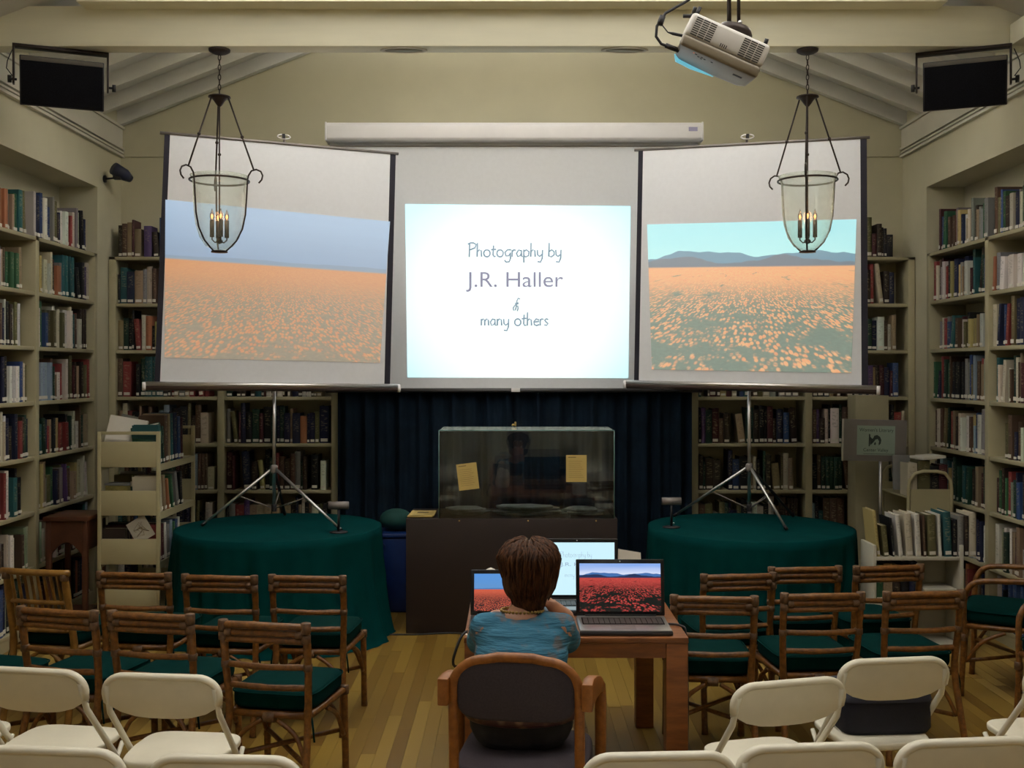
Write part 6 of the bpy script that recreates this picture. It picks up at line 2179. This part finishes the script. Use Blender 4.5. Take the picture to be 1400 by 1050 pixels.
# low white bookshelf
lx0, lx1, ly0, ly1 = 2.350, 2.940, 6.90, 7.15
t = thing('low_bookshelf', 'low cream bookshelf with row of books standing on its top', 'bookshelf', (0, 0, 0))
for x_ in (lx0, lx1 - 0.022):
    MB().bb(x_, x_ + 0.022, ly0, ly1, 0, 0.715).obj('side_panel', M_WHITESH, t, 0.003)
for z in (0.637, 0.34, 0.07):
    MB().bb(lx0 + 0.0225, lx1 - 0.0225, ly0 + 0.004, ly1 - 0.012, z - 0.022, z).obj('shelf', M_WHITESH, t, 0.002)
MB().bb(lx0 + 0.0225, lx1 - 0.0225, ly1 - 0.011, ly1 - 0.004, 0.05, 0.70).obj('back_panel', M_WHITESH, t)
cart_books([('yellow', 0.022, 0.30, -0.10, 'big'), ('olive', 0.035, 0.20, -0.09, 'short'), ('black', 0.012, 0.25, -0.08, 'slim'), ('white', 0.028, 0.27, -0.09, 'spotted'), ('cream', 0.045, 0.28, -0.06, 'thick'), ('white', 0.035, 0.275, -0.05, 'tall'), ('brown', 0.018, 0.265, -0.04, 'slim'), ('olive', 0.055, 0.27, -0.03, 'thick'),
            ('white', 0.020, 0.275, -0.04, 'slim'), ('teal', 0.050, 0.29, -0.04, 'tall'), ('black', 0.028, 0.24, 0, 'short'), ('grey', 0.040, 0.265, 0, 'middling'), ('dark-brown', 0.028, 0.265, 0, 'slim'), ('cream', 0.046, 0.285, 0, 'thick'), ('navy', 0.016, 0.24, 0, 'slim')],
           lx0 + 0.004, ly0 + 0.02, 0.6375, 0.0, 'from the cloth side, on top of low cream bookshelf', 0.21, (1, 0))
cart_books([('green', 0.045, 0.24, 0, 'middling'), ('tan', 0.06, 0.25, 0, 'thick'), ('dark-brown', 0.05, 0.24, 0, 'middling'), ('black', 0.05, 0.26, 0, 'thick'), ('navy', 0.05, 0.26, 0, 'thick')],
           lx0 + 0.03, ly0 + 0.03, 0.3405, 0.0, 'from the cloth side, inside low cream bookshelf', 0.20, (1, 0))
t2 = thing('card_box', 'flat white box inside the low cream bookshelf', 'box', (2.80, 7.01, 0.3405))
MB().bb(-0.105, 0.105, -0.09, 0.10, 0, 0.07).obj('box_body', M_PAPER, t2, 0.004)
MB().bb(-0.108, 0.108, -0.093, 0.103, 0.0705, 0.085).obj('box_lid', M_WHITESH, t2, 0.003)

# ================================================================== BOOKS AS OBJECTS
N_BOOKS = 296
order = sorted(range(len(BOOKS)), key=lambda i: -(BOOKS[i]['pri'] or area_px(BOOKS[i])))
pick = set(i for i in order[:N_BOOKS] if (BOOKS[i]['pri'] or area_px(BOOKS[i])) > 0)
mv, mf, mm, mc, muv = [], [], [], [], []
lv_, lf_, = [], []
used = set()
nvb = len(BG.v)
LV = np.array([v.co[:] for v in label_me.vertices])
LF = [tuple(p.vertices) for p in label_me.polygons]
allv, allf, allm, allc, alluv = [], [], [], [], []
base = 0
for i, b in enumerate(BOOKS):
    rot = (0, b['lean'], b['rz'])
    piv = Vector((b['w'] / 2 * (1 if b['lean'] > 0 else -1), 0, 0)) if b['lean'] else Vector((0, 0, 0))
    if b['lean']:
        Mw = Matrix.Translation(b['p']) @ Matrix.Rotation(b['rz'], 4, 'Z') @ Matrix.Translation(piv) @ Matrix.Rotation(b['lean'], 4, 'Y') @ Matrix.Translation(-piv)
    else:
        Mw = Matrix.Translation(b['p']) @ Matrix.Rotation(b['rz'], 4, 'Z')
    Mw = Mw @ Matrix.Diagonal((b['w'], b['d'], b['h'], 1))
    if i in pick:
        o = bpy.data.objects.new('book', book_me)
        COL.objects.link(o)
        o.matrix_world = Mw
        o.color = (*b['c'], 1)
        sz, idx, where = b['where']
        cn = b['cn']
        if b['pri']:
            lab = '%s %s book, %s %s' % (sz, cn, ORD[idx], where)
        else:
            lab = '%s %s book, %s along, %s' % (sz, cn, ORD[min(idx, 39)], where)
        tag(o, lab, 'book', b['group'] or 'library books on the wall shelves')
        if b['lab']:
            l = bpy.data.objects.new('spine_label', label_me)
            COL.objects.link(l)
            l.parent = o
    else:
        A = np.array(Mw)
        V = BV @ A[:3, :3].T + A[:3, 3]
        allv.append(V)
        for f, mi in zip(BG.f, BG.m):
            allf.append(tuple(base + q for q in f))
            allm.append(mi)
            for q in f:
                alluv.append((BG.v[q][0] + 0.5, BG.v[q][2]))
                allc.append((*b['c'], (i * 0.618) % 1.0))
        base += nvb
        if b['lab']:
            V = LV @ A[:3, :3].T + A[:3, 3]
            allv.append(V)
            for f in LF:
                allf.append(tuple(base + q for q in f))
                allm.append(2)
                for q in f:
                    alluv.append((0, 0))
                    allc.append((1, 1, 1, 1))
            base += len(LV)
me = bpy.data.meshes.new('shelved_books')
me.from_pydata(np.concatenate(allv).tolist(), [], allf)
me.polygons.foreach_set('material_index', allm)
ul = me.uv_layers.new(name='UVMap')
ul.data.foreach_set('uv', np.array(alluv, dtype=np.float32).ravel())
ca = me.color_attributes.new('Col', 'FLOAT_COLOR', 'CORNER')
ca.data.foreach_set('color', np.array(allc, dtype=np.float32).ravel())
for m in (M_BOOKS, M_PAGES, M_PAPER):
    me.materials.append(m)
o = bpy.data.objects.new('shelved_books', me)
COL.objects.link(o)
tag(o, 'remaining rows of small and half-hidden library books on the wall shelves', 'books', None, 'stuff')
print('BOOKS', len(BOOKS), 'picked', len(pick), 'in view', sum(1 for b in BOOKS if area_px(b) > 0))
bpy.context.view_layer.update()
